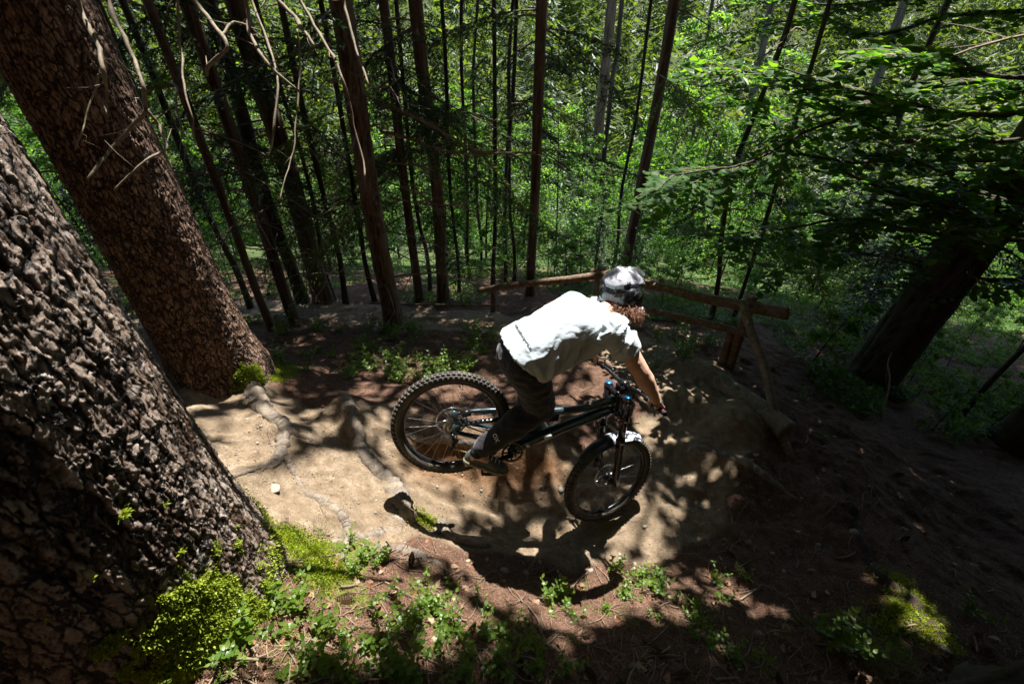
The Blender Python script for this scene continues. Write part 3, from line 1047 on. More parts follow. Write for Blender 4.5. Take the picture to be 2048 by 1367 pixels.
for s in (-1, 1):
    capsule(bd, C7 - SPD * .07 - DOR * .06, SH[s], .066, .054, 16)
    u = unit(EL[s] - SH[s])
    m1 = SH[s] + (EL[s] - SH[s]) * .45
    capsule(bd, SH[s], m1, .062, .056); capsule(bd, m1, EL[s], .056, .047)
    f = WR[s] - EL[s]
    m2 = EL[s] + f * .30
    out = unit(np.cross(f, SPD))
    capsule(bd, EL[s], m2, .046, .051); capsule(bd, m2, EL[s] + f * .7, .050, .038); capsule(bd, EL[s] + f * .7, WR[s], .037, .029)
    # hand wrapped round the grip
    a = GAX[s]
    rear_ = unit(WR[s] - GRIP[s] - a * ((WR[s] - GRIP[s]) @ a))            # towards the wrist
    fw_ = np.cross(a, rear_)
    if fw_ @ BA[0] < 0: fw_ = -fw_
    def wrap(off, ang, r):
        return GRIP[s] + a * off + r * (rear_ * math.cos(ang) + fw_ * math.sin(ang))
    R0 = .0165
    kn = []
    for i, (off, fr_, ln) in enumerate(((-.036, .0088, 1.0), (-.013, .0090, 1.08), (.010, .0086, 1.02), (.031, .0076, .85))):
        rr = R0 + fr_ * .85
        angs = [R_(35), R_(35 + 62 * ln), R_(35 + 125 * ln), R_(35 + 180 * ln)]
        pts = [wrap(off, an, rr + (.010 if k == 0 else .0035 if k == 1 else .0)) for k, an in enumerate(angs)]
        if i == 0:      # one finger stays out on the brake lever
            pts = [wrap(off, R_(35), rr + .010), wrap(off - .012, R_(75), rr + .020), wrap(off - .02, R_(100), rr + .034), wrap(off - .024, R_(118), rr + .030)]
        for k in range(3):
            capsule(bd, pts[k], pts[k + 1], fr_ * (1.06 - .08 * k), fr_ * (1.0 - .09 * k), 10)
        kn.append(pts[0])
    for i, k_ in enumerate(kn):
        b0 = WR[s] + (kn[i] - kn[1]) * .45
        capsule(bd, b0 + (k_ - b0) * .1, k_, .0175, .0115, 10)
    capsule(bd, WR[s], WR[s] + (kn[1] - WR[s]) * .4, .0255, .022, 12)
    # heel of the palm and thumb under the grip
    th0 = WR[s] + (kn[0] - WR[s]) * .35 - a * .012 - fw_ * .008
    th1 = wrap(-.045, R_(-30), R0 + .010); th2 = wrap(-.050, R_(-75), R0 + .0085); th3 = wrap(-.044, R_(-120), R0 + .0075)
    capsule(bd, th0, th1, .016, .0125, 10); capsule(bd, th1, th2, .0115, .0105, 10); capsule(bd, th2, th3, .0102, .0085, 10)
    capsule(bd, WR[s] - fw_ * .006, wrap(.015, R_(-12), R0 + .012), .021, .016, 10)
    # leg
    capsule(bd, HIP[s], KN[s], .085, .058, 16); capsule(bd, KN[s], KN[s] + (ANK[s] - KN[s]) * .35, .055, .055, 16)
    capsule(bd, KN[s] + (ANK[s] - KN[s]) * .35, ANK[s], .054, .038, 16)
    capsule(bd, ANK[s], SOLE[s] - FOOT_D * .13 + FOOT_U * .045, .036, .032, 12); capsule(bd, ANK[s] - FOOT_U * .02, SOLE[s] + FOOT_D * .07 + FOOT_U * .030, .036, .022, 12)
v, nr, q, t = remeshed(bd, .0054, 4, .5)
v = v + nr * (.0012 * fbm(v * 60, 3, 3))[:, None]
body = part('body', MB().add(v, q, t), M_SKIN, person)

# t-shirt ---------------------------------------------------------------
ts = MB()
NS = 28
spine = [PEL + SPD * .015 + DOR * .0, PEL + SPD * .14 + DOR * .004, PEL + SPD * .30 + DOR * .014, PEL + SPD * .42 + DOR * .012, C7 - SPD * .03 - DOR * .035, C7 + SPD * .012 - DOR * .022]
wa = [.208, .202, .194, .204, .165, .085]
wb = [.142, .140, .138, .132, .098, .066]
sp = spline(spine, 22)
ka = np.linspace(0, 1, 22)
wa = np.interp(ka, np.linspace(0, 1, 6), wa); wb = np.interp(ka, np.linspace(0, 1, 6), wb)
a = np.arange(NS) * 2 * math.pi / NS
ring_ = []
for k in range(22):
    ca, sa = np.cos(a), np.sin(a)
    e = 1.25
    x_ = np.sign(ca) * abs(ca) ** (2 / 2.5) * wa[k]
    y_ = np.sign(sa) * abs(sa) ** (2 / 2.3) * wb[k]
    hang = np.where(sa < 0, -.065 * (1 - 1.3 * abs(ka[k] - .45)) * (-sa), 0)
    slant = -.035 * (-sa) if k == 0 else 0
    skew = -.055 * sa * (1 - ka[k]) ** 2 - .012 * (1 - ka[k]) ** 2
    ring_.append(sp[k] + x_[:, None] * LAT + (y_ + hang)[:, None] * DOR + skew[:, None] * SPD)
ring_ = np.array(ring_)
V = np.concatenate([ring_.reshape(-1, 3), sp[:1], sp[-1:]])
i_ = np.arange(21)[:, None] * NS; j_ = np.arange(NS)[None]
Q = np.stack([i_ + j_, i_ + (j_ + 1) % NS, i_ + NS + (j_ + 1) % NS, i_ + NS + j_], -1).reshape(-1, 4)
jj = np.arange(NS)
T_ = np.concatenate([np.stack([(jj + 1) % NS, jj, np.full(NS, 22 * NS)], -1), np.stack([21 * NS + jj, 21 * NS + (jj + 1) % NS, np.full(NS, 22 * NS + 1)], -1)])
ts.add(V, Q, T_)
for s in (-1, 1):
    ax_ = unit(EL[s] - SH[s])
    capsule(ts, C7 - SPD * .07 - DOR * .045, SH[s] + ax_ * .01, .094, .084, 18)
    L_ = np.linalg.norm(EL[s] - SH[s])
    side = unit(np.cross(ax_, SPD))
    st_ = np.array([SH[s] - ax_ * .03, SH[s] + ax_ * .05, SH[s] + ax_ * .11, SH[s] + ax_ * .165]) - DOR[None] * 0
    st_ = st_ - SPD * np.array([.02, .012, .006, .004])[:, None]
    tube(ts, spline(st_, 8), np.interp(np.linspace(0, 1, 8), [0, .5, 1], [.088, .082, .082]), 20)
    capsule(ts, SH[s] - SPD * .07 - DOR * .03, SH[s] + ax_ * .06 - SPD * .05, .07, .045, 16)
v, nr, q, t = remeshed(ts, .0085, 7, .5)
# folds pulled from the armpit towards the hem, deeper on the flank
rel = v - PEL
cs_ = np.stack([rel @ SPD, rel @ LAT, rel @ DOR], -1)
dirf = cs_[:, 0] * .80 + cs_[:, 2] * .60
acr = -cs_[:, 0] * .60 + cs_[:, 2] * .80
flank = np.exp(-((cs_[:, 2] + .03) / .075) ** 2) * sstep(-.02, .10, cs_[:, 0]) + .18
warp = fbm(np.stack([dirf * 5, acr * 7, cs_[:, 1] * 4], -1), 2, 8)
fold = fbm(np.stack([dirf * 5.2, acr * 24 + warp * 2.2, cs_[:, 1] * 6], -1), 2, 77)
fold = .55 * np.sign(fold) * np.abs(fold) ** .8 + .75 * (np.clip(1 - 2.6 * np.abs(fbm(np.stack([dirf * 4.2, acr * 15 + warp * 2.6, cs_[:, 1] * 5], -1), 2, 79)), 0, 1) ** 1.5 - .3)
v = v + nr * (fold * .026 * (flank + .12) + .0045 * fbm(cs_ * 16, 3, 5))[:, None]
# hem: a thicker band at the lower edge
hemd = cs_[:, 0]
v = v + nr * (.003 * np.exp(-((hemd - .058) / .010) ** 2))[:, None]
shirt_mb = MB().add(v, q, t)
shirt = part('t_shirt', shirt_mb, M_SHIRT, person)
SHIRT_BVH = BVHTree.FromPolygons([tuple(p) for p in v], [tuple(int(k) for k in f) for f in q] + [tuple(int(k) for k in f) for f in t])

# trousers ---------------------------------------------------------------
tr = MB()
ellipsoid(tr, PEL - DOR * .006 - SPD * .005, IDN, (.135, .184, .128))
for s in (-1, 1):
    kd = unit(KN[s] - HIP[s]); ad = unit(ANK[s] - KN[s])
    capsule(tr, HIP[s] + DOR * .01, HIP[s] + (KN[s] - HIP[s]) * .5, .116, .106, 20)
    capsule(tr, HIP[s] + (KN[s] - HIP[s]) * .5, KN[s] + kd * .012, .106, .090, 20)
    capsule(tr, KN[s], KN[s] + (ANK[s] - KN[s]) * .45, .088, .084, 18)
    capsule(tr, KN[s] + (ANK[s] - KN[s]) * .45, KN[s] + (ANK[s] - KN[s]) * .90, .080, .062, 18)
v, nr, q, t = remeshed(tr, .0085, 5, .5)
v = v + nr * (.012 * fbm(v @ np.diag([9, 7, 17]), 3, 51) + .004 * fbm(v * 30, 3, 61))[:, None]
pants = part('trousers', MB().add(v, q, t), M_PANTS, person)
PANTS_BVH = BVHTree.FromPolygons([tuple(p) for p in v], [tuple(int(k) for k in f) for f in q] + [tuple(int(k) for k in f) for f in t])

# shoes and socks ----------------------------------------------------------
for s in (-1, 1):
    so = MB()
    capsule(so, KN[s] + (ANK[s] - KN[s]) * .80, ANK[s] - unit(ANK[s] - KN[s]) * .0, .050, .046, 16)
    part('sock', so, M_SOCK, person)
    lat = np.cross(FOOT_U, FOOT_D)
    sh_ = MB()
    nf = 22
    u_ = np.linspace(0, 1, nf)
    hw = np.interp(u_, [0, .06, .25, .5, .72, .92, 1], [.015, .032, .036, .038, .049, .035, .012])
    hh = np.interp(u_, [0, .06, .18, .3, .45, .65, .9, 1], [.05, .085, .105, .100, .080, .060, .042, .018])
    na_ = 18
    an = np.arange(na_) * 2 * math.pi / na_
    vs = []
    for k in range(nf):
        c0 = SOLE[s] + FOOT_D * (-.175 + .285 * u_[k]) + FOOT_U * .018
        x_ = np.cos(an) * hw[k]
        z_ = np.sin(an); z_ = np.where(z_ > 0, z_ ** .8 * hh[k], z_ * .004)
        x_ = x_ * np.where(np.sin(an) > 0, 1 - .55 * np.sin(an) * (hh[k] > .075), 1)
        vs.append(c0 + x_[:, None] * lat + z_[:, None] * FOOT_U)
    ii = np.arange(nf - 1)[:, None] * na_; jx = np.arange(na_)[None]
    qs = np.stack([ii + jx, ii + na_ + jx, ii + na_ + (jx + 1) % na_, ii + (jx + 1) % na_], -1).reshape(-1, 4)
    ctr = [vs[0].mean(0), vs[-1].mean(0)]
    jx = np.arange(na_)
    ts_ = np.concatenate([np.stack([jx, (jx + 1) % na_, np.full(na_, nf * na_)], -1), np.stack([(nf - 1) * na_ + (jx + 1) % na_, (nf - 1) * na_ + jx, np.full(na_, nf * na_ + 1)], -1)])
    sh_.add(np.concatenate([np.concatenate(vs), ctr]), qs, ts_)
    shoe = part('shoe', sh_, M_SHOE, person)
    sl = MB()
    bot, top = [], []
    for k in range(nf):
        c0 = SOLE[s] + FOOT_D * (-.178 + .291 * u_[k])
        for side in (-1, 1):
            bot.append(c0 + lat * side * (hw[k] + .004)); top.append(c0 + lat * side * (hw[k] + .005) + FOOT_U * .021)
    vv = np.array(bot + top); m_ = nf * 2
    qs = []
    for k in range(nf - 1):
        b0, b1, b2, b3 = 2 * k, 2 * k + 1, 2 * k + 3, 2 * k + 2
        qs += [[b0, b3, b2, b1], [m_ + b0, m_ + b1, m_ + b2, m_ + b3], [b0, m_ + b0, m_ + b3, b3], [b1, b2, m_ + b2, m_ + b1]]
    qs += [[0, 1, m_ + 1, m_], [2 * nf - 2, m_ + 2 * nf - 2, m_ + 2 * nf - 1, 2 * nf - 1]]
    sl.add(vv, qs)
    part('sole', sl, M_SOLE, shoe, smooth=False)
    lc = MB()
    for k in range(4):
        c0 = SOLE[s] + FOOT_D * (-.045 + .027 * k) + FOOT_U * (.110 - .012 * k)
        tube(lc, [c0 - lat * .024 - FOOT_U * .012, c0, c0 + lat * .024 - FOOT_U * .012], .0032, 6)
    part('laces', lc, M_INKW, shoe, kind='stuff')

# lettering --------------------------------------------------------------
def lettering(name, text, size, bvh, origin, xdir, ydir, mat, parent, bold=0.0, cast=None):
    cu = bpy.data.curves.new('t', 'FONT')
    cu.body = text
    cu.size = size
    cu.offset = bold
    cu.resolution_u = 3
    o = bpy.data.objects.new('t', cu)
    coll.objects.link(o)
    dg = bpy.context.evaluated_depsgraph_get()
    me = bpy.data.meshes.new_from_object(o.evaluated_get(dg))
    bm = bmesh.new(); bm.from_mesh(me)
    bmesh.ops.triangulate(bm, faces=bm.faces)
    bmesh.ops.subdivide_edges(bm, edges=bm.edges, cuts=1)
    bmesh.ops.triangulate(bm, faces=bm.faces)
    vs = np.array([p.co for p in bm.verts]); fs = [[w.index for w in f.verts] for f in bm.faces]
    bm.free(); bpy.data.objects.remove(o); bpy.data.curves.remove(cu)
    nrm = np.cross(xdir, ydir)
    if cast is not None: nrm = cast
    out = []
    for p in vs:
        w = origin + xdir * p[0] + ydir * p[1]
        hitp, nn, _, _ = bvh.ray_cast(Vector(w + nrm * .25), Vector(-nrm))
        if hitp is None:
            hitp, nn, _, _ = bvh.find_nearest(Vector(w))
        out.append(np.array(hitp) + np.array(nn) * .0025)
    return part(name, MB().add(np.array(out), None, fs), mat, parent, smooth=False)
# along the hem of the shirt: from the spine round the right flank
tdir = unit(P(1066, 684, 2.36) - P(1024, 641, 2.50))
tdir = unit(tdir - SPD * (tdir @ SPD) * .6)
tn = unit(DOR * .8 - LAT * .6)
tup = unit(np.cross(tn, tdir))
lettering('shirt_print', 'nody.outdoorsports.at', .0245, SHIRT_BVH, P(1024, 643, 2.44), tdir, tup, M_INK, shirt, .0006, tn)
cdir = unit(CAM - P(990, 868, 2.75))
lettering('trouser_print', 'OX', .034, PANTS_BVH, P(985, 868, 2.75), unit(P(991, 880, 2.75) - P(985, 866, 2.75)), unit(P(995, 864, 2.75) - P(985, 868, 2.75)), M_INKW, pants, .001, cdir)

# bracelets -----------------------------------------------------------------
fdir = unit(WR[-1] - EL[-1])
for k, d_o in enumerate((.0, .012)):
    c0 = WR[-1] + fdir * (.012 + d_o)
    e1 = unit(np.cross(fdir, [0, 0, 1.0])); e2 = np.cross(fdir, e1)
    an = np.linspace(0, 2 * math.pi, 25)
    br = MB()
    tube(br, [c0 + .0300 * (math.cos(x) * e1 + math.sin(x) * e2) + fdir * .004 * math.sin(x + k) for x in an], .0022, 6, False)
    part('bracelet', br, M_INK, person)

# helmet -----------------------------------------------------------------
hm = MB()
nu, nv2 = 72, 44
th = np.arange(nu) * 2 * math.pi / nu
ph = np.linspace(0.02, R_(128), nv2)
TH, PH = np.meshgrid(th, ph)
d = np.stack([np.sin(PH) * np.cos(TH), np.sin(PH) * np.sin(TH), np.cos(PH)], -1).reshape(-1, 3)
rad = np.array([.148, .122, .138])
vloc = d * rad
# long tail at the back, ridges running front to back, and a raised brow
vloc[:, 0] += np.where(d[:, 0] < 0, -.012 * (1 - d[:, 2] ** 2), 0)
ridge = .0018 * np.cos(d[:, 1] * 15) * sstep(-.2, .5, d[:, 2]) + .010 * sstep(.10, .16, d[:, 2] - .25 * np.abs(d[:, 1])) * (d[:, 0] < .5)
vloc = vloc * (1 + ridge[:, None] / .13)
# face opening in front
low = d[:, 2] < .05
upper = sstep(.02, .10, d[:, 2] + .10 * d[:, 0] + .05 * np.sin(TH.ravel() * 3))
vw = HEADC + HUP * .012 + vloc @ HAX
i2 = np.arange(nv2 - 1)[:, None] * nu; j2 = np.arange(nu)[None]
q2 = np.stack([i2 + j2, i2 + nu + j2, i2 + nu + (j2 + 1) % nu, i2 + (j2 + 1) % nu], -1).reshape(-1, 4)
cen_d = d[q2].mean(1)
q2 = q2[~((cen_d[:, 0] > .62) & (cen_d[:, 2] < .22))]
inner = HEADC + HUP * .012 + (vloc * .9) @ HAX
hm.add(np.concatenate([vw, vw[:nu].mean(0)[None]]), q2, [[(k + 1) % nu, k, nu * nv2] for k in range(nu)])
hm.add(inner, q2[:, ::-1])
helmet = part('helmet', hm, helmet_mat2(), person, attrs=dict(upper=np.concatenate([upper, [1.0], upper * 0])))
cb = MB()
an = np.linspace(R_(-75), R_(75), 21)
chin = [HEADC + (np.array([.165 * math.cos(x) - .0, .122 * math.sin(x), -.085 - .01 * math.cos(x)])) @ HAX for x in an]
tube(cb, chin, .026, 12, True, 1.3)
part('chin_bar', cb, M_BLACK, helmet)
vz = MB()
for k in range(9):
    for j in range(9):
        x_ = .10 + .115 * k / 8; y_ = -.085 + .17 * j / 8
        z_ = .118 + .030 * (1 - (y_ / .085) ** 2) + .030 * k / 8
        vz.add((HEADC + np.array([x_, y_ * (1 - .25 * (k / 8) ** 2), z_]) @ HAX)[None])
k_ = (np.arange(8)[:, None] * 9 + np.arange(8)[None]).ravel()
vz.q.append(np.stack([k_, k_ + 1, k_ + 10, k_ + 9], -1))
vv, qq_, _ = vz.arrays()
vz.add(vv - HUP * .005, qq_[:, ::-1])
part('visor', vz, helmet.data.materials[0], helmet, attrs=dict(upper=np.ones(162)))
fin = MB()
for y_ in (-.03, .03):
    tube(fin, spline([HEADC + np.array([-.10, y_ * 1.4, .10]) @ HAX, HEADC + np.array([-.02, y_, .150]) @ HAX, HEADC + np.array([.09, y_, .150]) @ HAX], 10), np.interp(np.linspace(0, 1, 10), [0, .5, 1], [.004, .013, .008]), 8)
part('vent_ridge', fin, helmet.data.materials[0], helmet, attrs=dict(upper=np.ones(fin.n)), kind='stuff')
# curls of hair below the helmet ----------------------------------------------
hr = MB()
for k in range(1500):
    az = rng.uniform(R_(70), R_(290))
    rf = rng.uniform(.75, 1.08)
    st0 = HEADC + np.array([.112 * math.cos(az) * rf, .104 * math.sin(az) * rf, -.06 + rng.uniform(-.03, .02)]) @ HAX
    ln = rng.uniform(.045, .10)
    outd = unit(np.array([math.cos(az) * .55 - .40, math.sin(az) * .55, -.85]) @ HAX + rng.normal(0, .24, 3) - SPD * .30 + DOR * .12)
    e1 = unit(np.cross(outd, [.3, .5, .8])); e2 = np.cross(outd, e1)
    s_ = np.linspace(0, 1, 9)
    turns = rng.uniform(1.2, 2.6); cr_ = rng.uniform(.004, .009); p0 = rng.uniform(0, 6.28)
    pts = st0 + outd * ln * s_[:, None] + (cr_ * s_[:, None] ** .5) * (np.cos(p0 + s_ * turns * 6.28)[:, None] * e1 + np.sin(p0 + s_ * turns * 6.28)[:, None] * e2)
    tube(hr, pts, np.linspace(.0027, .0012, 9), 3, False)
part('hair', hr, M_HAIR, person, kind='stuff')
# ------------------------------------------------------------------ bark and foliage materials
def bark_mat(name, crev, body_, plate, lich=None, scale=24, moss=False, rough=.85, crack=0):
    n = NT(name)
    c = n.coord()
    h = n.attr('bark')
    f = n.noise(c, scale, 5, .65)
    col = n.ramp(n.math('ADD', n.math('MULTIPLY', h, .95), n.math('MULTIPLY', f, .22)), [(.22, crev), (.5, body_), (.92, plate)])
    if lich is not None:
        lf = n.rng(n.noise(c, 9, 4, .7), .52, .66)
        lf2 = n.math('MULTIPLY', lf, n.rng(n.noise(c, 60, 3), .4, .6))
        col = n.mix(n.math('MULTIPLY', lf2, .75), col, tuple(lich) + (1,))
    if moss:
        m = n.attr('mossy')
        mc = n.ramp(n.noise(c, 90, 4, .7), [(.3, (.03, .045, .006)), (.6, (.10, .14, .015)), (.8, (.2, .24, .04))])
        me = n.math('ADD', m, n.math('MULTIPLY', n.math('SUBTRACT', n.noise(c, 25, 4), .5), 1.0))
        col = n.mix(n.rng(me, .38, .62), col, mc)
    hh = n.math('ADD', n.noise(c, scale * 5, 3, .7), n.math('MULTIPLY', f, .8))
    if crack:       # long ragged plates parted by dark cracks
        wv = n.n('ShaderNodeVectorMath', operation='ADD')
        n.l(n.mapping(c, (1, 1, .33)), wv.inputs[0])
        nc = n.n('ShaderNodeTexNoise'); nc.inputs['Scale'].default_value = 16; nc.inputs['Detail'].default_value = 3
        n.l(c, nc.inputs['Vector'])
        sc_ = n.n('ShaderNodeVectorMath', operation='SCALE'); sc_.inputs['Scale'].default_value = .045
        n.l(nc.outputs['Color'], sc_.inputs[0]); n.l(sc_.outputs[0], wv.inputs[1])
        ed = n.voronoi(wv.outputs[0], crack, 'DISTANCE_TO_EDGE')
        ck = n.rng(ed, .015, .13)
        col = n.mix(ck, tuple(crev) + (1,), col)
        hh = n.math('ADD', hh, n.math('MULTIPLY', ck, 1.4))
    nb = n.bump(hh, .7, .007)
    return n.done(n.bsdf(col, rough, 0, nb, .35))
M_BARK_BIG = bark_mat('spruce_bark_grey', (.007, .004, .0025), (.080, .046, .028), (.40, .31, .245), (.55, .50, .45), 80, True, .38, 24)
M_BARK_RED = bark_mat('spruce_bark_red', (.018, .008, .005), (.15, .080, .050), (.40, .27, .19), None, 60, True, .75, 30)
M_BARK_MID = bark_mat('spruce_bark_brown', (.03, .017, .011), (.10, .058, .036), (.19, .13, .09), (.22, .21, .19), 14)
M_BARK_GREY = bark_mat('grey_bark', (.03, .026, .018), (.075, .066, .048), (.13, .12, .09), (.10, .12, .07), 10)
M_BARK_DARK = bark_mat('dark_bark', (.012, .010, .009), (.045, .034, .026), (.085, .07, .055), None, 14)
M_TWIG = plain('dead_twig', (.20, .145, .095), .8, 0, .35, 40, .5)
M_DEADWOOD = plain('dead_branch_bark', (.17, .13, .082), .75, 0, .4, 30, .6)
def root_mat():
    n = NT('root_bark')
    c = n.coord()
    st = n.noise(n.mapping(c, (1, 1, 1)), 40, 5, .7, 1.5)
    col = n.ramp(st, [(.3, (.075, .056, .042)), (.5, (.165, .132, .102)), (.72, (.26, .218, .172))])
    col = n.mix(n.rng(n.noise(c, 6, 4), .5, .68, 0, .7), col, (.29, .235, .165, 1))
    return n.done(n.bsdf(col, .85, 0, n.bump(n.noise(c, 90, 5, .7), .6, .006), .3))
M_ROOT = root_mat()
M_MOSS = leafmat('moss_tuft', [(.10, .145, .008), (.20, .27, .02), (.32, .38, .04), (.15, .20, .015)], .4, .6)
M_LEAF = leafmat('broad_leaf', [(.03, .09, .018), (.05, .125, .024), (.075, .155, .022), (.045, .11, .035)], .58, .5, (2.7, 2.5, .5, 1), .18)
M_LEAF2 = leafmat('pale_leaf', [(.045, .125, .024), (.075, .165, .03), (.12, .20, .033), (.055, .145, .05)], .62, .45, (2.45, 2.3, .85, 1), .35)
M_NEEDLE = leafmat('spruce_needles', [(.012, .032, .010), (.022, .052, .013), (.034, .068, .016), (.02, .045, .02)], .22, .5)
M_NEEDLE2 = leafmat('spruce_needles_fresh', [(.035, .07, .014), (.06, .10, .02), (.085, .12, .024)], .45, .5, (2.5, 2.3, .7, 1))
M_SHADE_CLUMP = leafmat('shade_clump_leaves', [(.014, .036, .010), (.026, .056, .014)], .12, .5)
M_BILB = leafmat('bilberry_leaf', [(.055, .125, .014), (.10, .18, .020), (.16, .23, .035), (.08, .15, .02)], .5, .38)

# ------------------------------------------------------------------ trunk builder
def trunk(mb, base, top, r0, r1, sides, rings, flare=.5, flare_h=.35, lobes=5, amp=.012, cell=.05, seed=0, zpow=1.0, asp=.45, buried=.25, face=None, fine_h=None, wob_amp=0.0, furr=.75):
    """bark built of ragged overlapping scales on long ridges; face: direction that gets most of the columns; fine_h: height kept dense"""
    base = np.asarray(base, float); top = np.asarray(top, float)
    L = top[2] - base[2]
    if fine_h is not None:
        nf = int(rings * .92)
        zz = np.concatenate([np.linspace(-buried, fine_h, nf), fine_h + (L - fine_h) * np.linspace(0, 1, rings - nf + 1)[1:]])
    else:
        zz = -buried + (L + buried) * np.linspace(0, 1, rings) ** zpow
    ax = base[None, :2] + (top - base)[None, :2] * np.clip(zz / L, -.05, 1)[:, None]
    if wob_amp:
        zs = np.column_stack([zz * .55, 0 * zz + seed * 3.7, 0 * zz])
        ax = ax + wob_amp * np.column_stack([vnoise(zs, seed), vnoise(zs + 9.1, seed)]) * np.clip(zz, 0, 1.0)[:, None]
    if face is not None:
        n1 = int(sides * .78); c_ = math.radians(105)
        th = np.concatenate([face + np.linspace(-c_, c_, n1, endpoint=False), face + c_ + np.linspace(0, 2 * math.pi - 2 * c_, sides - n1, endpoint=False)])
    else:
        th = np.arange(sides) * 2 * math.pi / sides
    TH, ZZ = np.meshgrid(th, zz)
    hgt = np.clip(ZZ, 0, None)
    rad = r0 + (r1 - r0) * np.clip(ZZ / L, 0, 1) ** .9
    lob = 1 + .35 * np.cos(TH * lobes + seed) + .25 * np.cos(TH * (lobes - 2) + seed * 2.1)
    rad = rad * (1 + flare * np.exp(-hgt / flare_h) * lob * .8 + flare * .35 * np.exp(-hgt / (flare_h * 2.5)))
    c3 = np.stack([np.cos(TH).ravel(), np.sin(TH).ravel(), ZZ.ravel()], -1)
    wob = fbm(np.stack([c3[:, 0] * .8, c3[:, 1] * .8, c3[:, 2] * .9 + seed], -1), 2, seed)
    rad = rad * (1 + .05 * wob.reshape(rad.shape))
    p = c3 * np.array([r0 / cell, r0 / cell, asp / cell])
    wq = np.stack([fbm(p * 1.7, 2, 3 + seed), fbm(p * 1.7 + 31, 2, 4 + seed), fbm(p * 1.7 + 57, 2, 5 + seed)], -1)
    pw = p + .75 * wq
    d1, d2, dz1, id1 = worley(pw, seed, True)
    plate = sstep(.0, .10, d2 - d1) * (.35 + .65 * id1 - .55 * np.clip(dz1, -.6, .6))      # scales whose lower edge lifts off the trunk
    d1b, d2b, dz2, id2 = worley(pw * 2.3 + 11, seed + 1, True)
    flake = sstep(.0, .14, d2b - d1b) * (.4 + .6 * id2 - .5 * np.clip(dz2, -.6, .6))
    rp = c3 * np.array([r0 * .55 / cell, r0 * .55 / cell, asp * .16 / cell])
    rp = rp + .35 * wq
    furrow = 1 - np.abs(fbm(rp, 3, seed + 30)) * 3.4
    fine = fbm(p * 7.5, 2, seed + 40)
    h = .46 * plate + .30 * flake - furr * np.clip(furrow, 0, 1) ** 2 + .08 * fine + .10 * fbm(rp * 2.3 + 5, 2, seed + 44)
    lo, hi = np.percentile(h, 1), np.percentile(h, 99.5)
    h = np.clip((h - lo) / (hi - lo), 0, 1.1)
    rad = rad + amp * (h.reshape(rad.shape) - .55) * 2
    V = np.stack([ax[:, None, 0] + rad * np.cos(TH), ax[:, None, 1] + rad * np.sin(TH), base[2] + ZZ], -1).reshape(-1, 3)
    i = np.arange(len(zz) - 1)[:, None] * sides
    j = np.arange(sides)[None]
    q = np.stack([i + j, i + (j + 1) % sides, i + sides + (j + 1) % sides, i + sides + j], -1).reshape(-1, 4)
    mb.add(V, q)
    return h, V, q, TH.ravel(), ZZ.ravel()

# leaf card helpers ----------------------------------------------------------
def quads(mb, C, D, W, L, wd, fold=.25):
    """leaves: centres C, direction D, width vector W (unit), length L, width wd; folded along the midrib"""
    L = np.asarray(L)[:, None]; wd = np.asarray(wd)[:, None]
    Nn = np.cross(D, W)
    a = C - D * L * .5
    b = C + D * L * .5
    l = C + W * wd * .5 + Nn * wd * fold - D * L * .06
    r = C - W * wd * .5 + Nn * wd * fold - D * L * .06
    n = len(C)
    v = np.stack([a, r, b, l], 1).reshape(-1, 3)
    k = np.arange(n)[:, None] * 4
    t = np.concatenate([k + [0, 1, 2], k + [0, 2, 3]])
    mb.add(v, None, t)
    return mb

def broad_leaves(mb, C, D, W, L, wd, fold=.18, curl=.15):
    """larger leaves with a pointed tip: 8 vertices, 6 triangles"""
    L = np.asarray(L)[:, None]; wd = np.asarray(wd)[:, None]
    Nn = np.cross(D, W)
    pts = []
    for (s, w, c) in ((-.5, 0, 0), (-.28, .40, .3), (.08, .5, .0), (.34, .27, -.4), (.55, 0, -1.0), (.34, -.27, -.4), (.08, -.5, .0), (-.28, -.40, .3)):
        pts.append(C + D * L * s + W * wd * w + Nn * (abs(w) * wd * fold * 2 + curl * c * L * .3))
    v = np.stack(pts, 1).reshape(-1, 3)
    k = np.arange(len(C))[:, None] * 8
    t = np.concatenate([k + x for x in ([0, 7, 1], [1, 7, 6], [1, 6, 2], [2, 6, 5], [2, 5, 3], [3, 5, 4])])
    mb.add(v, None, t)
    return mb

def rand_dirs(n, up=0.0):
    d = rng.normal(0, 1, (n, 3))
    d[:, 2] = d[:, 2] * (1 - abs(up)) + up
    return d / np.linalg.norm(d, axis=1, keepdims=True)

def perp(D):
    a = rng.normal(0, 1, D.shape)
    w = np.cross(D, a)
    return w / np.maximum(np.linalg.norm(w, axis=1, keepdims=True), 1e-9)

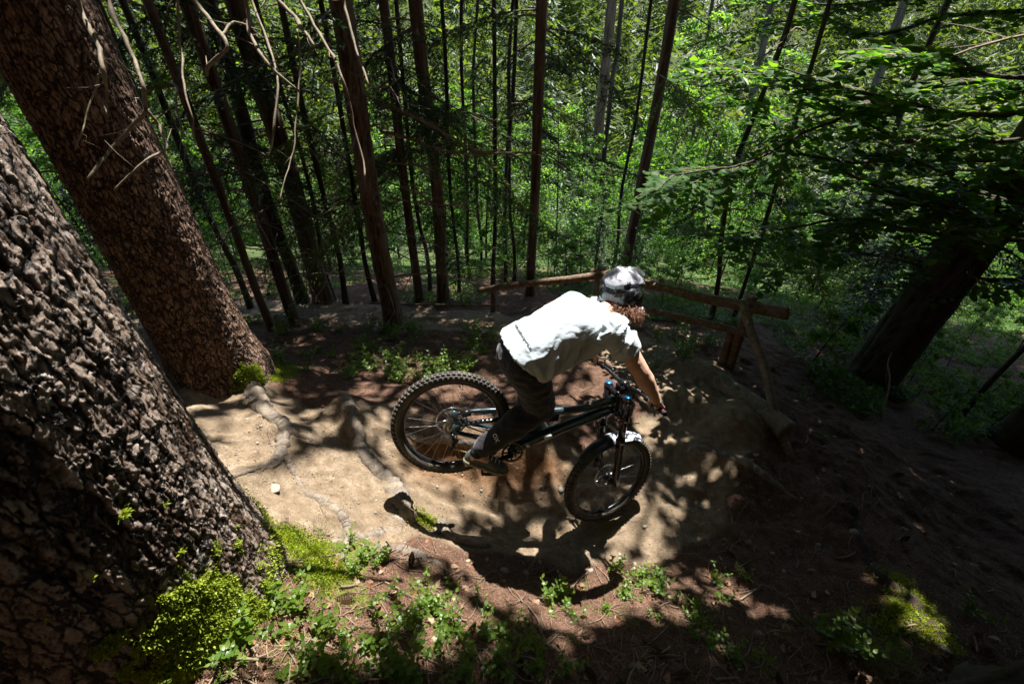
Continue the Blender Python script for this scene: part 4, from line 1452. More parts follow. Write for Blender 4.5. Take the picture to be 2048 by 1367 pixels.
# ------------------------------------------------------------------ gaps cut in the added overhead leaves to let sun through
SXY = SUN[:2] / SUN[2]
def gproj(p):
    p = np.atleast_2d(p)
    return p[:, :2] - p[:, 2:3] * SXY
LIT = []       # (centre in the sun-projected plane, radius x, radius y, strength)
def lit_px(px, py, r, s=1.0):
    LIT.append((gproj(on_ground(px, py))[0], r * (1.35 if py > 1040 and px < 1250 else 1.1), min(1, s * 1.12)))
for a in [(480,860,.26,.8),(560,820,.22,.75),(620,830,.22,.8),(500,930,.24,.85),(560,960,.28,1.),(640,960,.3,.95),(720,960,.25,1.),(700,840,.22,.85),(770,880,.2,.8),(800,1000,.25,1.),(860,1000,.25,.95),
          (690,1060,.25,1.),(760,1090,.25,.95),(860,1110,.25,.95),(960,1150,.22,1.),(1060,1150,.2,1.),(1160,1150,.2,1.),(640,1120,.22,.9),(560,1210,.2,1.),(620,1230,.18,.9),
          (700,1180,.15,.8),(800,1180,.15,.8),(880,1220,.2,.9),(960,1230,.18,.7),(1060,1220,.2,.8),(1120,1190,.2,.8),(700,1290,.16,.6),(820,1290,.14,.6),(400,1280,.22,1.),(350,1320,.2,1.),(450,1180,.25,1.),(1000,1290,.14,.5),
          (950,1000,.2,.7),(1080,1060,.1,.8),(1290,1080,.14,.75),(1180,1100,.14,.7),(1230,1080,.12,.7),(1060,960,.2,.75),(1150,930,.15,.7),
          (850,760,.3,.65),(950,770,.25,.6),(1100,800,.3,.7),(1150,760,.2,.8),(1200,745,.2,.7),(950,850,.25,.6),(1150,880,.2,.6),(1290,850,.16,.9),(1350,870,.1,.7),(1370,840,.1,.6),
          (1370,960,.16,.55),(1420,930,.14,.5),(1340,1000,.14,.5),(1450,990,.12,.5),(1440,1190,.2,.55),(1530,1240,.16,.5),(1830,1220,.16,.7),(1880,1290,.13,.6),(1780,1160,.1,.5),(1930,1010,.25,.35),(1750,930,.3,.35),(1500,830,.12,.35),(1230,1200,.18,.6),
          (640,650,.5,.4),(700,640,.5,.35),(760,660,.3,.35),(800,720,.35,.4),(300,640,.6,.55),(640,760,.3,.3),(1330,690,.2,.3)]:
    lit_px(*a)
NLG = len(LIT)
for q_, r in ((PEL + DOR * .12, .22), (PEL + SPD * .12 + DOR * .12 - LAT * .12, .25), (PEL + SPD * .25 + DOR * .12, .26), (PEL + SPD * .25 - LAT * .15, .26), (C7, .24), (SH[-1], .26), (HEADC, .26), (EL[-1], .3), (WR[-1], .3), (C7 + LAT * .2, .2), (KN[-1], .12), (Bk([0, 0, .3])[0], .2), (Bk([.75, 0, .4])[0], .2), (Sk([WBASE, 0, .36])[0], .17), (Sk([WBASE + .25, 0, .25])[0], .15), (Sk([WBASE - .25, 0, .25])[0], .13), (Sk([WBASE - .1, 0, -.33])[0], .12)):
    LIT.append((gproj(q_)[0], r, 1.0))
for a_, b_, w_ in ((1330,340,4.2),(1400,300,4.2),(1480,280,4.1),(1560,230,4.0),(1640,200,3.9),(1720,160,3.7),(1800,130,3.6),(1450,200,4.5),(1540,140,4.2),(1650,120,4.0),(1900,250,3.7),(1960,230,3.6),(1380,420,4.5),(1500,60,5.0),(1600,40,4.9),(1450,360,4.3)):
    LIT.append((gproj(P(a_, b_, w_))[0], .36, .97))
for a_, b_, w_ in ((1190,548,5.4),(1120,558,5.7),(1040,570,5.9),(1330,575,5.0),(1400,590,4.8),(1440,600,4.6),(1520,780,4.3),(1560,850,4.2),(1500,690,4.4)):
    LIT.append((gproj(P(a_, b_, w_))[0], .26, .95))
for a_ in range(1300, 2060, 75):
    for b_ in range(30, 470, 62):
        if (a_ * 7 + b_ * 3) % 5 < 3:
            LIT.append((gproj(P(a_ + (b_ % 40), b_, 4.6 - (a_ - 1300) * .0013))[0], .21, .93))
BIG = np.array([-1.40, .82])
TWO_ = atz(440, 745, .78)[:2]
for z_ in np.arange(.9, 5.0, .4):
    LIT.append((gproj(np.array([TWO_[0] + .2, TWO_[1] + .12, z_]))[0], .24, .9))
for z_ in np.arange(1.5, 5.0, .3):
    LIT.append((gproj(np.array([BIG[0] + .26, BIG[1] + .26, z_]))[0], .42, 1.0))
NLIT_GROUND = [NLG]
def lit_weight(g):
    w = np.zeros(len(g)); wg = np.zeros(len(g))
    for k, (c, r, s) in enumerate(LIT):
        d2 = ((g - c) ** 2).sum(1) / (r * r)
        e = s * np.exp(-np.maximum(d2 - .45, 0) * 1.3)
        if k < NLIT_GROUND[0]: wg = np.maximum(wg, e)
        else: w = np.maximum(w, e)
    mott = fbm(np.column_stack([g * 3.1, 0 * g[:, 0]]), 2, 205)
    wg = wg * (1 - .75 * sstep(.08, .30, mott))                 # noise keeps some leaf clumps in the gaps to mottle the sun
    return np.maximum(w, wg)
# ------------------------------------------------------------------ the two big spruces on the left
def big_tree(name, label, base, r0, r1, top_z, sides, rings, mat, mossfn, seed, amp, cell, flare, flare_h, lobes, asp, fine_h, furr):
    base = np.append(base, gz(*base))
    t = thing(name, label, 'tree', base)
    mb = MB()
    h, V, q, TH, ZZ = trunk(mb, base, np.append(base[:2], top_z), r0, r1, sides, rings, flare, flare_h, lobes, amp, cell, seed, 1.0, asp, .45, math.atan2(-base[1], -base[0]), fine_h, 0.0, furr)
    part('trunk', mb, mat, t, smooth=False, attrs=dict(bark=h, mossy=mossfn(TH, ZZ, V)))
    return t, base, V, q, TH, ZZ
def ang_d(a, b):
    return np.abs((a - b + math.pi) % (2 * math.pi) - math.pi)
big_spruce, BIGB, BV, BQ, BTH, BZZ = big_tree('spruce_tree', 'thick grey flaky barked spruce with bright green moss on its foot', BIG, .40, .34, 12.0, 500, 540, M_BARK_BIG,
    lambda th, z, V: np.clip(1.1 - z / .55, 0, 1) * np.exp(-(ang_d(th, R_(-25)) / .42) ** 2) + .25 * np.clip(1 - z / .8, 0, 1) * (ang_d(th, R_(-80)) < 1.2), 3, .0085, .034, .10, .20, 5, .38, 2.1, .6)
TWO = atz(440, 745, .78)[:2]
red_spruce, REDB, RV, RQ, RTH, RZZ = big_tree('spruce_tree', 'stout reddish brown spruce with exposed roots running down the worn dirt', TWO, .265, .225, 12.0, 270, 330, M_BARK_RED,
    lambda th, z, V: np.clip(1 - z / .30, 0, 1) * np.exp(-(ang_d(th, R_(-25)) / .5) ** 2) * 1.1, 8, .0075, .032, .28, .28, 5, .55, 2.7, .12)

# moss cushions on the foot of the big spruce: tiny leafy tufts standing off the bark
def tufts(mb, P_, N_, size, n_each=3):
    k = len(P_)
    for _ in range(n_each):
        D = N_ * .8 + rng.normal(0, .55, (k, 3))
        D /= np.linalg.norm(D, axis=1, keepdims=True)
        L = size * rng.uniform(.6, 1.4, k)
        quads(mb, P_ + D * L[:, None] * .45 + rng.normal(0, size * .4, (k, 3)), D, perp(D), L, L * .45, .2)
def vnormals(V, q):
    n = np.zeros_like(V)
    a, b, c = V[q[:, 0]], V[q[:, 1]], V[q[:, 2]]
    fn = np.cross(b - a, c - a)
    for k in range(4):
        np.add.at(n, q[:, k], fn)
    return n / np.maximum(np.linalg.norm(n, axis=1, keepdims=True), 1e-12)
_bn = vnormals(BV, BQ)
_px = proj(BV)
_mn2 = fbm(BV * 14, 3, 91)
_w = np.clip(1.2 - np.clip(BZZ, 0, 9) / .58, 0, 1) * np.exp(-(ang_d(BTH, R_(-25)) / .50) ** 2) + .58 * _mn2
_sel = np.where((_w > .48) & (BZZ > -.12))[0]
_sel = rng.choice(_sel, min(10500, len(_sel) * 2))
ms = MB()
tufts(ms, BV[_sel] + _bn[_sel] * (.012 * np.clip(_w[_sel] - .4, 0, 1))[:, None], _bn[_sel], .0115, 3)
_w2 = np.clip(.8 - np.clip(BZZ, 0, 9) / .7, 0, 1) + .55 * _mn2
_sel = np.where((_w2 > .72) & (BZZ > -.12))[0]
_sel = rng.choice(_sel, min(4000, len(_sel)))
tufts(ms, BV[_sel], _bn[_sel], .012, 2)
part('moss', ms, M_MOSS, big_spruce, smooth=False, kind='stuff')
_rn = vnormals(RV, RQ)
_w = np.clip(1 - np.clip(RZZ, 0, 9) / .34, 0, 1) * np.exp(-(ang_d(RTH, R_(-22)) / .38) ** 2) + .4 * fbm(RV * 14, 3, 92)
_sel = np.where((_w > .5) & (RZZ > -.05))[0]
ms = MB()
if len(_sel):
    _sel = rng.choice(_sel, min(1500, len(_sel) * 2))
    tufts(ms, RV[_sel], _rn[_sel], .013, 3)
    part('moss', ms, M_MOSS, red_spruce, smooth=False, kind='stuff')

# roots ----------------------------------------------------------------
def root(name, pxs, widths, parent, mat=None, lift=.35, sides=20, seed=0, segs=90):
    pts = np.array([on_ground(*p) for p in pxs])
    pr = spline(pts, segs)
    w = proj(pr)[:, 2]
    rad = np.interp(np.linspace(0, 1, segs), np.linspace(0, 1, len(widths)), widths) * w / F_PX / 2
    rad = rad * 1.18
    pr[:, 2] = ground_z(pr[:, 0], pr[:, 1]) + rad * (lift - .62) + .25 * rad * vnoise(pr * 5, seed + 3)
    pr[:, :2] += .012 * np.stack([vnoise(pr * 7, seed), vnoise(pr * 7, seed + 1)], -1)
    rad = rad * (1 + .12 * vnoise(pr * 5, seed + 2))
    pr[0, 2] -= rad[0] * .5; pr[-1, 2] -= rad[-1] * .9
    mb = MB()
    tube(mb, pr, rad, sides)
    v, q, t = mb.arrays()
    c = np.concatenate([np.repeat(pr, sides, 0), pr[:1], pr[-1:]])
    n = v - c; n /= np.maximum(np.linalg.norm(n, axis=1, keepdims=True), 1e-9)
    rr = np.concatenate([np.repeat(rad, sides), [0, 0]])
    v = v + n * (rr * (.20 * fbm(v * 13, 3, seed + 5) + .22 * fbm(v * 55, 3, seed + 6) - .25 * np.clip(1 - 4 * np.abs(fbm(v * 9, 2, seed + 8)), 0, 1)))[:, None]
    mb2 = MB().add(v, q, t)
    return part(name, mb2, mat or M_ROOT, parent) if parent is not None else mb2
root('root', [(478,738),(494,761),(519,806),(544,845),(572,867),(600,881),(645,889)], [40,36,34,30,26,16,6], red_spruce, seed=1)
root('root', [(572,868),(566,915),(533,942),(475,972)], [24,22,15,8], red_spruce, seed=2)
root('root', [(690,800),(700,820),(708,853),(720,895),(747,936),(783,967),(797,1000),(808,1030)], [12,24,28,30,32,38,44,40], red_spruce, seed=3, lift=.2)
root('root', [(808,1028),(770,1050),(715,1065),(660,1075)], [42,40,30,14], red_spruce, seed=33, lift=-.1)
root('root', [(617,995),(650,1008),(683,1033),(690,1060),(680,1120)], [14,20,20,15,9], red_spruce, seed=4, lift=.5)
root('root', [(800,858),(830,866),(880,874),(940,888),(1000,893)], [10,15,18,16,8], red_spruce, seed=5, lift=.6)
root('root', [(566,915),(590,950),(612,985),(625,998)], [14,10,9,8], red_spruce, seed=6)
root('root', [(745,1080),(800,1100),(845,1120),(900,1150)], [10,22,16,6], red_spruce, seed=7, lift=.1)
t_ = on_ground(1770, 1160)
ridge = thing('tree_root', 'thick mossy root crossing the dark needle litter beside the trail', 'root', t_)
root('bark', [(1668,925),(1690,985),(1712,1040),(1735,1110),(1770,1165),(1820,1215),(1860,1270),(1900,1330)], [14,18,26,20,44,50,40,26], ridge, M_BARK_MID, .0, 16, 9)
def moss_patch(parent, pxs, size, n, spread, name='moss'):
    mb = MB()
    for (a, b) in pxs:
        c = on_ground(a, b)
        p = c[:2] + rng.normal(0, spread, (n, 2))
        z = ground_z(p[:, 0], p[:, 1])
        pp = np.column_stack([p, z + .012])
        tufts(mb, pp, np.tile([0, -.2, 1.0], (n, 1)), size, 2)
    return part(name, mb, M_MOSS, parent, smooth=False, kind='stuff')
moss_patch(ridge, [(1775,1160),(1815,1210),(1840,1245),(1865,1280),(1790,1225),(1770,1250)], .016, 300, .045)
stray = thing('tree_root', 'pale eroded root lying across the shaded trail surface', 'root', on_ground(1450, 910))
root('bark', [(1370,905),(1400,898),(1450,905),(1500,930),(1550,962),(1600,995)], [6,18,16,20,14,6], stray, M_ROOT, .0, 12, 12)
stub = thing('dead_branch', 'broken grey branch stub with a knob at the trail edge', 'branch', on_ground(890, 1050))
mbs = root('x', [(872,1058),(884,1046),(897,1069),(928,1083),(978,1094)], [16,24,18,17,15], None, None, .8, 12, 13)
part('wood', mbs, M_ROOT, stub)
kb = MB(); c0 = on_ground(888, 1048)
capsule(kb, c0 + [0, 0, .02], P(905, 1050, proj(c0)[0, 2] - .02), .026, .016, 10)
part('knob', kb, M_ROOT, stub)
# moss cushions on the ground
mc = [(on_ground(640, 1112), [(630,1090),(650,1130),(670,1150),(610,1110),(640,1160)], 'bright green moss cushion between the roots beside the big spruce'),
      (on_ground(600, 1075), [(560,1070),(590,1070),(575,1090)], 'small dark moss tuft at the foot of the big grey spruce'),
      (on_ground(560, 745), [(545,735),(565,750),(555,765)], 'yellow green moss at the foot of the reddish spruce'),
      (on_ground(855, 1038), [(840,1035),(860,1042)], 'little moss pad on the bare root end')]
for c0, l_, lab in mc:
    m_ = thing('moss_cushion', lab, 'moss', c0)
    moss_patch(m_, l_, .014, 420, .04, 'tufts')

# hanging dead branches of the big spruce ------------------------------------------
HANG = [
 ([(150,-60),(158,0),(179,58),(199,100),(208,144),(213,182),(210,213),(215,237)], 13, 1.45, .35),
 ([(198,148),(186,193),(168,248),(151,303)], 5, 1.45, .5),
 ([(200,-50),(215,0),(241,62),(272,127),(287,175),(292,220)], 11, 1.5, .6),
 ([(292,220),(261,258),(217,303),(175,357)], 8, 1.5, .7),
 ([(293,220),(320,251),(333,292),(292,323),(225,382)], 7, 1.5, .5),
 ([(355,-60),(357,0),(361,86),(368,165),(382,234),(390,275)], 8, 1.65, .4),
 ([(370,-40),(388,0),(416,38),(443,69),(457,96),(419,131),(414,150)], 9, 1.75, .8),
 ([(480,-60),(492,17),(497,62),(516,100),(550,144),(602,186)], 10, 1.55, .5),
 ([(535,-40),(557,0),(591,34),(612,69),(629,93)], 12, 1.5, .5),
 ([(585,-50),(602,0),(636,62),(670,120),(688,165),(701,220),(725,309),(732,382)], 8, 1.7, .4),
 ([(490,-50),(502,0),(533,76),(557,165),(547,258),(540,303)], 7, 1.7, .6),
 ([(680,-50),(687,0),(711,96),(737,172)], 10, 1.6, .4),
 ([(443,69),(470,45),(500,52),(520,60)], 6, 1.75, .4),
 ([(596,60),(600,150),(585,300),(560,400)], 4, 1.8, .5),
]
bough = MB()
ends = []
tops = []
for pxs, wpx, dep, tip in HANG:
    pts = np.array([P(a, b, dep + .05 * math.sin(k * 1.3)) for k, (a, b) in enumerate(pxs)])
    tops.append((pts, wpx, dep, tip))
bp = np.array([[BIGB[0] + .2, BIGB[1] + .15, 4.25], [-1.0, 1.45, 4.15], [-.75, 1.95, 3.95], [-.45, 2.2, 3.85], [-.1, 2.35, 3.7]])
tube(bough, spline(bp, 24), np.linspace(.045, .018, 24), 10)
part('bough', bough, M_DEADWOOD, big_spruce)
bsp = spline(bp, 60)
for pts, wpx, dep, tip in tops:
    if pts[0][2] > H - .02:      # starts at the top of the picture: carry on up to the bough
        k = int(np.argmin(np.linalg.norm(bsp[:, :2] - pts[0][:2] + rng.normal(0, .05, 2), axis=1)))
        pts = np.concatenate([[bsp[k], (bsp[k] * .45 + pts[0] * .55) + rng.normal(0, .03, 3)], pts])
    n_ = 34
    pp = spline(pts, n_)
    lin = np.stack([np.interp(np.linspace(0, len(pts) - 1, n_), np.arange(len(pts)), pts[:, k]) for k in range(3)], -1)
    pp = .45 * pp + .55 * lin
    pp = pp + .005 * np.stack([vnoise(pp * 17, 61), vnoise(pp * 17, 62), vnoise(pp * 17, 63)], -1)
    rr = np.linspace(1, tip, n_) * wpx * dep / F_PX / 2 * (1 + .12 * rng.normal(0, 1, n_))
    mb = MB(); tube(mb, pp, rr, 8)
    for _ in range(3):
        k0 = rng.integers(8, n_ - 2)
        dd = unit((pp[k0 + 1] - pp[k0]) * 12 + rng.normal(0, .5, 3) * .8)
        l2 = rng.uniform(.03, .12)
        tube(mb, [pp[k0], pp[k0] + dd * l2 * .5 + rng.normal(0, .006, 3), pp[k0] + dd * l2], [rr[k0] * .4, rr[k0] * .28, rr[k0] * .12], 5)
    part('dead_branch', mb, M_DEADWOOD, big_spruce)

# ------------------------------------------------------------------ middle distance trunks
MID = [  # base pixel, pixel where the trunk leaves the top of the picture, width in px near the base, material, kind
 ((547,668),(288,0),15,'r'),((591,648),(371,0),22,'r'),((606,603),(412,0),24,'d'),((646,603),(478,0),34,'m'),((690,602),(560,0),11,'d'),
 ((789,652),(686,0),36,'m'),((840,603),(761,0),17,'r'),((888,606),(838,0),23,'r'),((985,578),(980,0),8,'d'),((1012,566),(1036,0),8,'d'),((1028,560),(1030,0),7,'d'),
 ((1060,592),(1081,0),19,'r'),((1176,470),(1224,0),22,'r'),((1190,470),(1246,0),11,'d'),((1249,556),(1345,0),20,'r'),((1352,500),(1411,0),8,'d'),((1440,500),(1528,0),15,'g'),
 ((1420,648),(1560,0),10,'d'),((1466,640),(1640,0),8,'d'),((1636,500),(1745,0),18,'g'),((1660,600),(1880,0),12,'d'),
 ((322,617),(-20,0),26,'d'),((750,600),(640,0),10,'d'),((670,598),(520,0),8,'d'),((940,560),(925,60),7,'d'),((918,590),(880,0),7,'d'),
 ((500,612),(240,0),12,'d'),((455,608),(180,0),10,'d'),
 ((860,585),(800,0),8,'d'),((1225,540),(1290,0),7,'d'),((960,548),(955,0),6,'d'),
]
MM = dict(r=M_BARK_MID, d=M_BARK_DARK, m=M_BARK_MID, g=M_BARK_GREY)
trees = []      # (thing, x, y, z)
TREE_AT = {}
OWN_LABEL = {(547,668): 'thin reddish spruce pole on the bank beside the stout reddish spruce', (591,648): 'reddish brown spruce rooted right at the edge of the far trail',
             (840,603): 'slim reddish spruce next behind the lichen spotted trunk', (888,606): 'darker reddish spruce beside the thin low rail end',
             (1060,592): 'straight reddish spruce right behind the sloping left fence rail', (1249,556): 'leaning reddish brown spruce rising behind the rider helmet and fence corner',
             (646,603): 'broad mottled trunk among thin poles at the far trail', (606,603): 'almost black trunk close beside the broad mottled one', (322,617): 'dark trunk showing between the two big left spruces',
             (1176,470): 'thickest brown trunk in the sunlit thicket', (1190,470): 'slim dark trunk twinned with the thickest brown one', (1636,500): 'grey trunk behind the overhanging broadleaf branches',
             (1420,648): 'thin dark pole behind the right fence rail', (1466,640): 'thin dark pole next to the fence post with the brace'}
TL = {'r': ('slim reddish brown spruce trunk standing beyond the bank', 'slim spruces beyond the bank'), 'd': ('thin dark bare trunk in the shaded thicket behind the trail', 'thin dark trunks in the thicket'),
      'm': ('mottled brown spruce trunk with dead side branches beside the far trail', 'mottled spruces by the far trail'), 'g': ('pale grey green trunk rising from the sunlit thicket', 'grey trunks in the thicket')}
def dead_twigs(t, base, zs, n, length, seed, up=.0):
    mb = MB()
    for k in range(n):
        z = rng.uniform(*zs)
        a = rng.uniform(0, 2 * math.pi)
        L = length * rng.uniform(.35, 1.0)
        d = np.array([math.cos(a), math.sin(a), rng.uniform(-.25, .25) + up])
        p0 = np.array([base[0], base[1], z])
        s = np.linspace(0, 1, 8)[:, None]
        pts = p0 + d * L * s + np.array([0, 0, -.28 * L]) * s ** 2 + .05 * L * np.stack([vnoise(np.column_stack([s[:, 0] * 4 + k, 0 * s[:, 0], 0 * s[:, 0]]), seed), vnoise(np.column_stack([s[:, 0] * 4 + k, 0 * s[:, 0] + 7, 0 * s[:, 0]]), seed), vnoise(np.column_stack([s[:, 0] * 4 + k, 0 * s[:, 0] + 3, 0 * s[:, 0]]), seed)], -1)
        tube(mb, pts, np.linspace(.010, .0025, 8) * (.6 + .5 * L), 4, False)
        for _ in range(5):
            q0 = pts[rng.integers(2, 7)]
            dd = unit(d * .6 + rng.normal(0, .5, 3) + [0, 0, -.2])
            l2 = L * rng.uniform(.12, .4)
            tube(mb, [q0, q0 + dd * l2 * .6 + rng.normal(0, .02, 3), q0 + dd * l2], [.0035, .0025, .0015], 3, False)
    return part('dead_twigs', mb, M_TWIG, t, kind='stuff')
for i, (b, tp, wpx, kd) in enumerate(MID):
    base = on_ground(*b)
    w = proj(base)[0, 2]
    r0 = max(.012, wpx * w / F_PX / 2)
    r_ = ray(*tp)
    top = CAM + r_ * (base[1] / r_[1])
    zt = 13.0 if wpx > 12 else 9.0
    lean = (top[:2] - base[:2]) / max(top[2] - base[2], .5)
    lean = np.clip(lean, -.10, .10)
    tip = np.array([base[0] + lean[0] * (zt - base[2]) * .8, base[1], zt])
    first = (b == (789, 652))
    lab, grp = TL[kd]
    if b in OWN_LABEL: lab, grp = OWN_LABEL[b], None
    if first:
        lab, grp = 'lichen spotted brown spruce trunk between the two trail legs with long dead branches', None
    t = thing('spruce_tree', lab, 'tree', base, grp)
    mb = MB()
    sides, rings = (64, 150) if first else (22, 44) if wpx > 12 else (10, 18)
    h, *_ = trunk(mb, base, tip, r0 * .92, r0 * .55, sides, rings, .35, max(.12, r0 * 1.6), 5, r0 * (.07 if first else .10), max(.045, r0 * .35), i + 20, 1.3, .4, .3, None, None, .05 if wpx > 12 else .13)
    part('trunk', mb, MM[kd], t, attrs=dict(bark=h))
    trees.append((t, base[0], base[1], base[2])); TREE_AT[b] = trees[-1]
    if wpx >= 8:
        dead_twigs(t, base, (max(base[2] + .5, -1.5), 3.2), 16 if wpx > 12 else 9, 1.3 if wpx > 12 else .8, i)
# long dead branches reaching right from the lichen spotted trunk
LB = [[(752,205),(800,222),(850,245),(905,275),(950,300),(985,305)], [(762,262),(830,280),(880,300),(940,308),(1010,306),(1070,305)], [(770,325),(820,330),(870,342)], [(778,365),(820,380),(850,395),(862,430)], [(780,395),(830,405),(880,410),(930,408)]]
lt = TREE_AT[(789, 652)]
# w0 = proj(np.array([lt[1], lt[2], 1.0]))[0, 2]
for k, pl in enumerate(LB):
    pts = []
    for j, (a, b) in enumerate(pl):
        r_ = ray(a, b)
        yy = lt[2] - .10 * j
        pts.append(CAM + r_ * (yy / r_[1]))
    mb = MB()
    pp = spline(np.array(pts), 20)
    tube(mb, pp, np.linspace(.020, .007, 20) * (1 if k < 2 else .6), 6)
    for _ in range(14):
        q0 = pp[rng.integers(4, 19)]
        dd = unit(np.array([1, rng.normal(0, .4), rng.normal(-.1, .6)]))
        L = rng.uniform(.1, .45)
        tube(mb, [q0, q0 + dd * L * .5 + rng.normal(0, .02, 3), q0 + dd * L], [.005, .0035, .002], 3, False)
    part('dead_branch', mb, M_TWIG, lt[0])

# dark leaning-looking spruce on the right
rb = on_ground(1742, 752)
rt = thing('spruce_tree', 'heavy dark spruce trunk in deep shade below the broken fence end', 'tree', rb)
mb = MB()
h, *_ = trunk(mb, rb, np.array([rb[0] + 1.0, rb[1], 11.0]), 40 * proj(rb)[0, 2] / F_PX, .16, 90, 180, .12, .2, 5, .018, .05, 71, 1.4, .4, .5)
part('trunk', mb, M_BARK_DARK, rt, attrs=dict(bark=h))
dead_twigs(rt, rb, (.0, 3.0), 26, 1.8, 99)
trees.append((rt, rb[0], rb[1], rb[2]))
# thin leaning pole on the far right
lp = thing('leaning_sapling', 'bare thin trunk leaning over the dark slope on the downhill side', 'tree', on_ground(1915, 842))
mb = MB(); b0 = on_ground(1912, 845)
pp = spline([b0 - [0, 0, .1], P(1960, 785, proj(b0)[0, 2] - .1), P(2046, 697, proj(b0)[0, 2] - .3), P(2180, 560, proj(b0)[0, 2] - .5)], 20)
tube(mb, pp, np.linspace(.035, .02, 20), 8)
part('trunk', mb, M_BARK_DARK, lp, attrs=dict(bark=np.full(mb.n, .5)))
# trunk cut off by the lower right corner
cr_b = np.array([2.22, .55]); cr_b = np.append(cr_b, gz(*cr_b))
crt = thing('spruce_tree', 'dark rough root flare of a spruce at the foot of the bank', 'tree', cr_b)
mb = MB()
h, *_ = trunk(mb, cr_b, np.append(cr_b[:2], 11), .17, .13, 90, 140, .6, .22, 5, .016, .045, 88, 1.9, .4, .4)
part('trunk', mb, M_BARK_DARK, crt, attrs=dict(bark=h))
trees.append((crt, cr_b[0], cr_b[1], cr_b[2]))
trees.append((big_spruce, BIGB[0], BIGB[1], BIGB[2]))
trees.append((red_spruce, REDB[0], REDB[1], REDB[2]))

# ------------------------------------------------------------------ unseen leaf clumps added overhead, culled to shape the shade and sun dapples
clump_owner = [k for k in range(len(trees)) if k >= len(MID) or MID[k][2] > 12]
OWN = np.array([[trees[k][1], trees[k][2]] for k in clump_owner])
def shade_clump_density(g):
    n1 = fbm(np.column_stack([g * .55, 0 * g[:, 0]]), 3, 201)
    n2 = fbm(np.column_stack([g * 2.2, 0 * g[:, 0]]), 2, 202)
    d = .86 + .26 * n1 + .22 * n2 + .18 * sstep(1.0, 2.2, g[:, 0])
    sunny = sstep(7.5, 11, g[:, 1]) * sstep(-3.0, 1.0, g[:, 0]) * (1 - sstep(9, 14, g[:, 0]))      # clumps thinned to keep the thicket beyond the fence sunlit
    d = d * (1 - .95 * sunny)
    left = sstep(4.5, 6.5, g[:, 1]) * (1 - sstep(-3.0, 0.5, g[:, 0]))
    d = d * (1 - .42 * left)
    d = d * (1 - .97 * lit_weight(g))
    return d
cl_by = {k: MB() for k in range(len(clump_owner))}
NCL = 9500
gx = rng.uniform(-11, 11, NCL); gy = rng.uniform(-5, 14, NCL)
G = np.column_stack([gx, gy])
keep = rng.uniform(0, 1, NCL) < shade_clump_density(G)
G = G[keep]
N2 = 1900
G2 = np.column_stack([rng.uniform(1.3, 9, N2), rng.uniform(-3.5, 6.5, N2)])  # extra clumps added to darken the right side
G2 = G2[rng.uniform(0, 1, N2) > .97 * lit_weight(G2)]
G = np.concatenate([G, G2])
hz = rng.uniform(6.0, 10.5, len(G))
rightside = (G[:, 0] > 1.0) & (G[:, 1] < 4.5)
hz = np.where(rightside & (rng.uniform(0, 1, len(G)) < .6), rng.uniform(4.4, 6.0, len(G)), hz)
pos = np.column_stack([G + hz[:, None] * SXY, hz])
own = np.argmin(((pos[:, None, :2] - OWN[None]) ** 2).sum(-1), 1)
m = 34
nc_ = len(pos)
AX = rand_dirs(nc_); AX[:, 2] *= .3
AX /= np.linalg.norm(AX, axis=1, keepdims=True)
CC = pos[:, None] + AX[:, None] * rng.uniform(-1, 1, (nc_, m, 1)) * .34 + rng.normal(0, .10, (nc_, m, 3)) * [1, 1, .8]
CC = CC.reshape(-1, 3); AXX = np.repeat(AX, m, 0); OWI = np.repeat(own, m); near_ = np.repeat(pos[:, 1] < 9, m)
LWT = np.zeros(len(CC))
for a_ in range(0, len(CC), 30000):
    LWT[a_:a_ + 30000] = lit_weight(gproj(CC[a_:a_ + 30000]))
kp = ~near_ | (rng.uniform(0, 1, len(CC)) > LWT * 1.05)
CC, AXX, OWI = CC[kp], AXX[kp], OWI[kp]
for o_ in range(len(clump_owner)):
    sel_ = OWI == o_
    n_l = int(sel_.sum())
    if not n_l: continue
    D = rand_dirs(n_l) * [1, 1, .5] + AXX[sel_] * .4
    D /= np.linalg.norm(D, axis=1, keepdims=True)
    quads(cl_by[o_], CC[sel_], D, perp(D), rng.uniform(.14, .27, n_l), rng.uniform(.07, .125, n_l), .1)
for k, mb in cl_by.items():
    if mb.n:
        part('crown', mb, M_SHADE_CLUMP, trees[clump_owner[k]][0], smooth=False)  # added clumps filling in for crowns, shaped for the dapples below
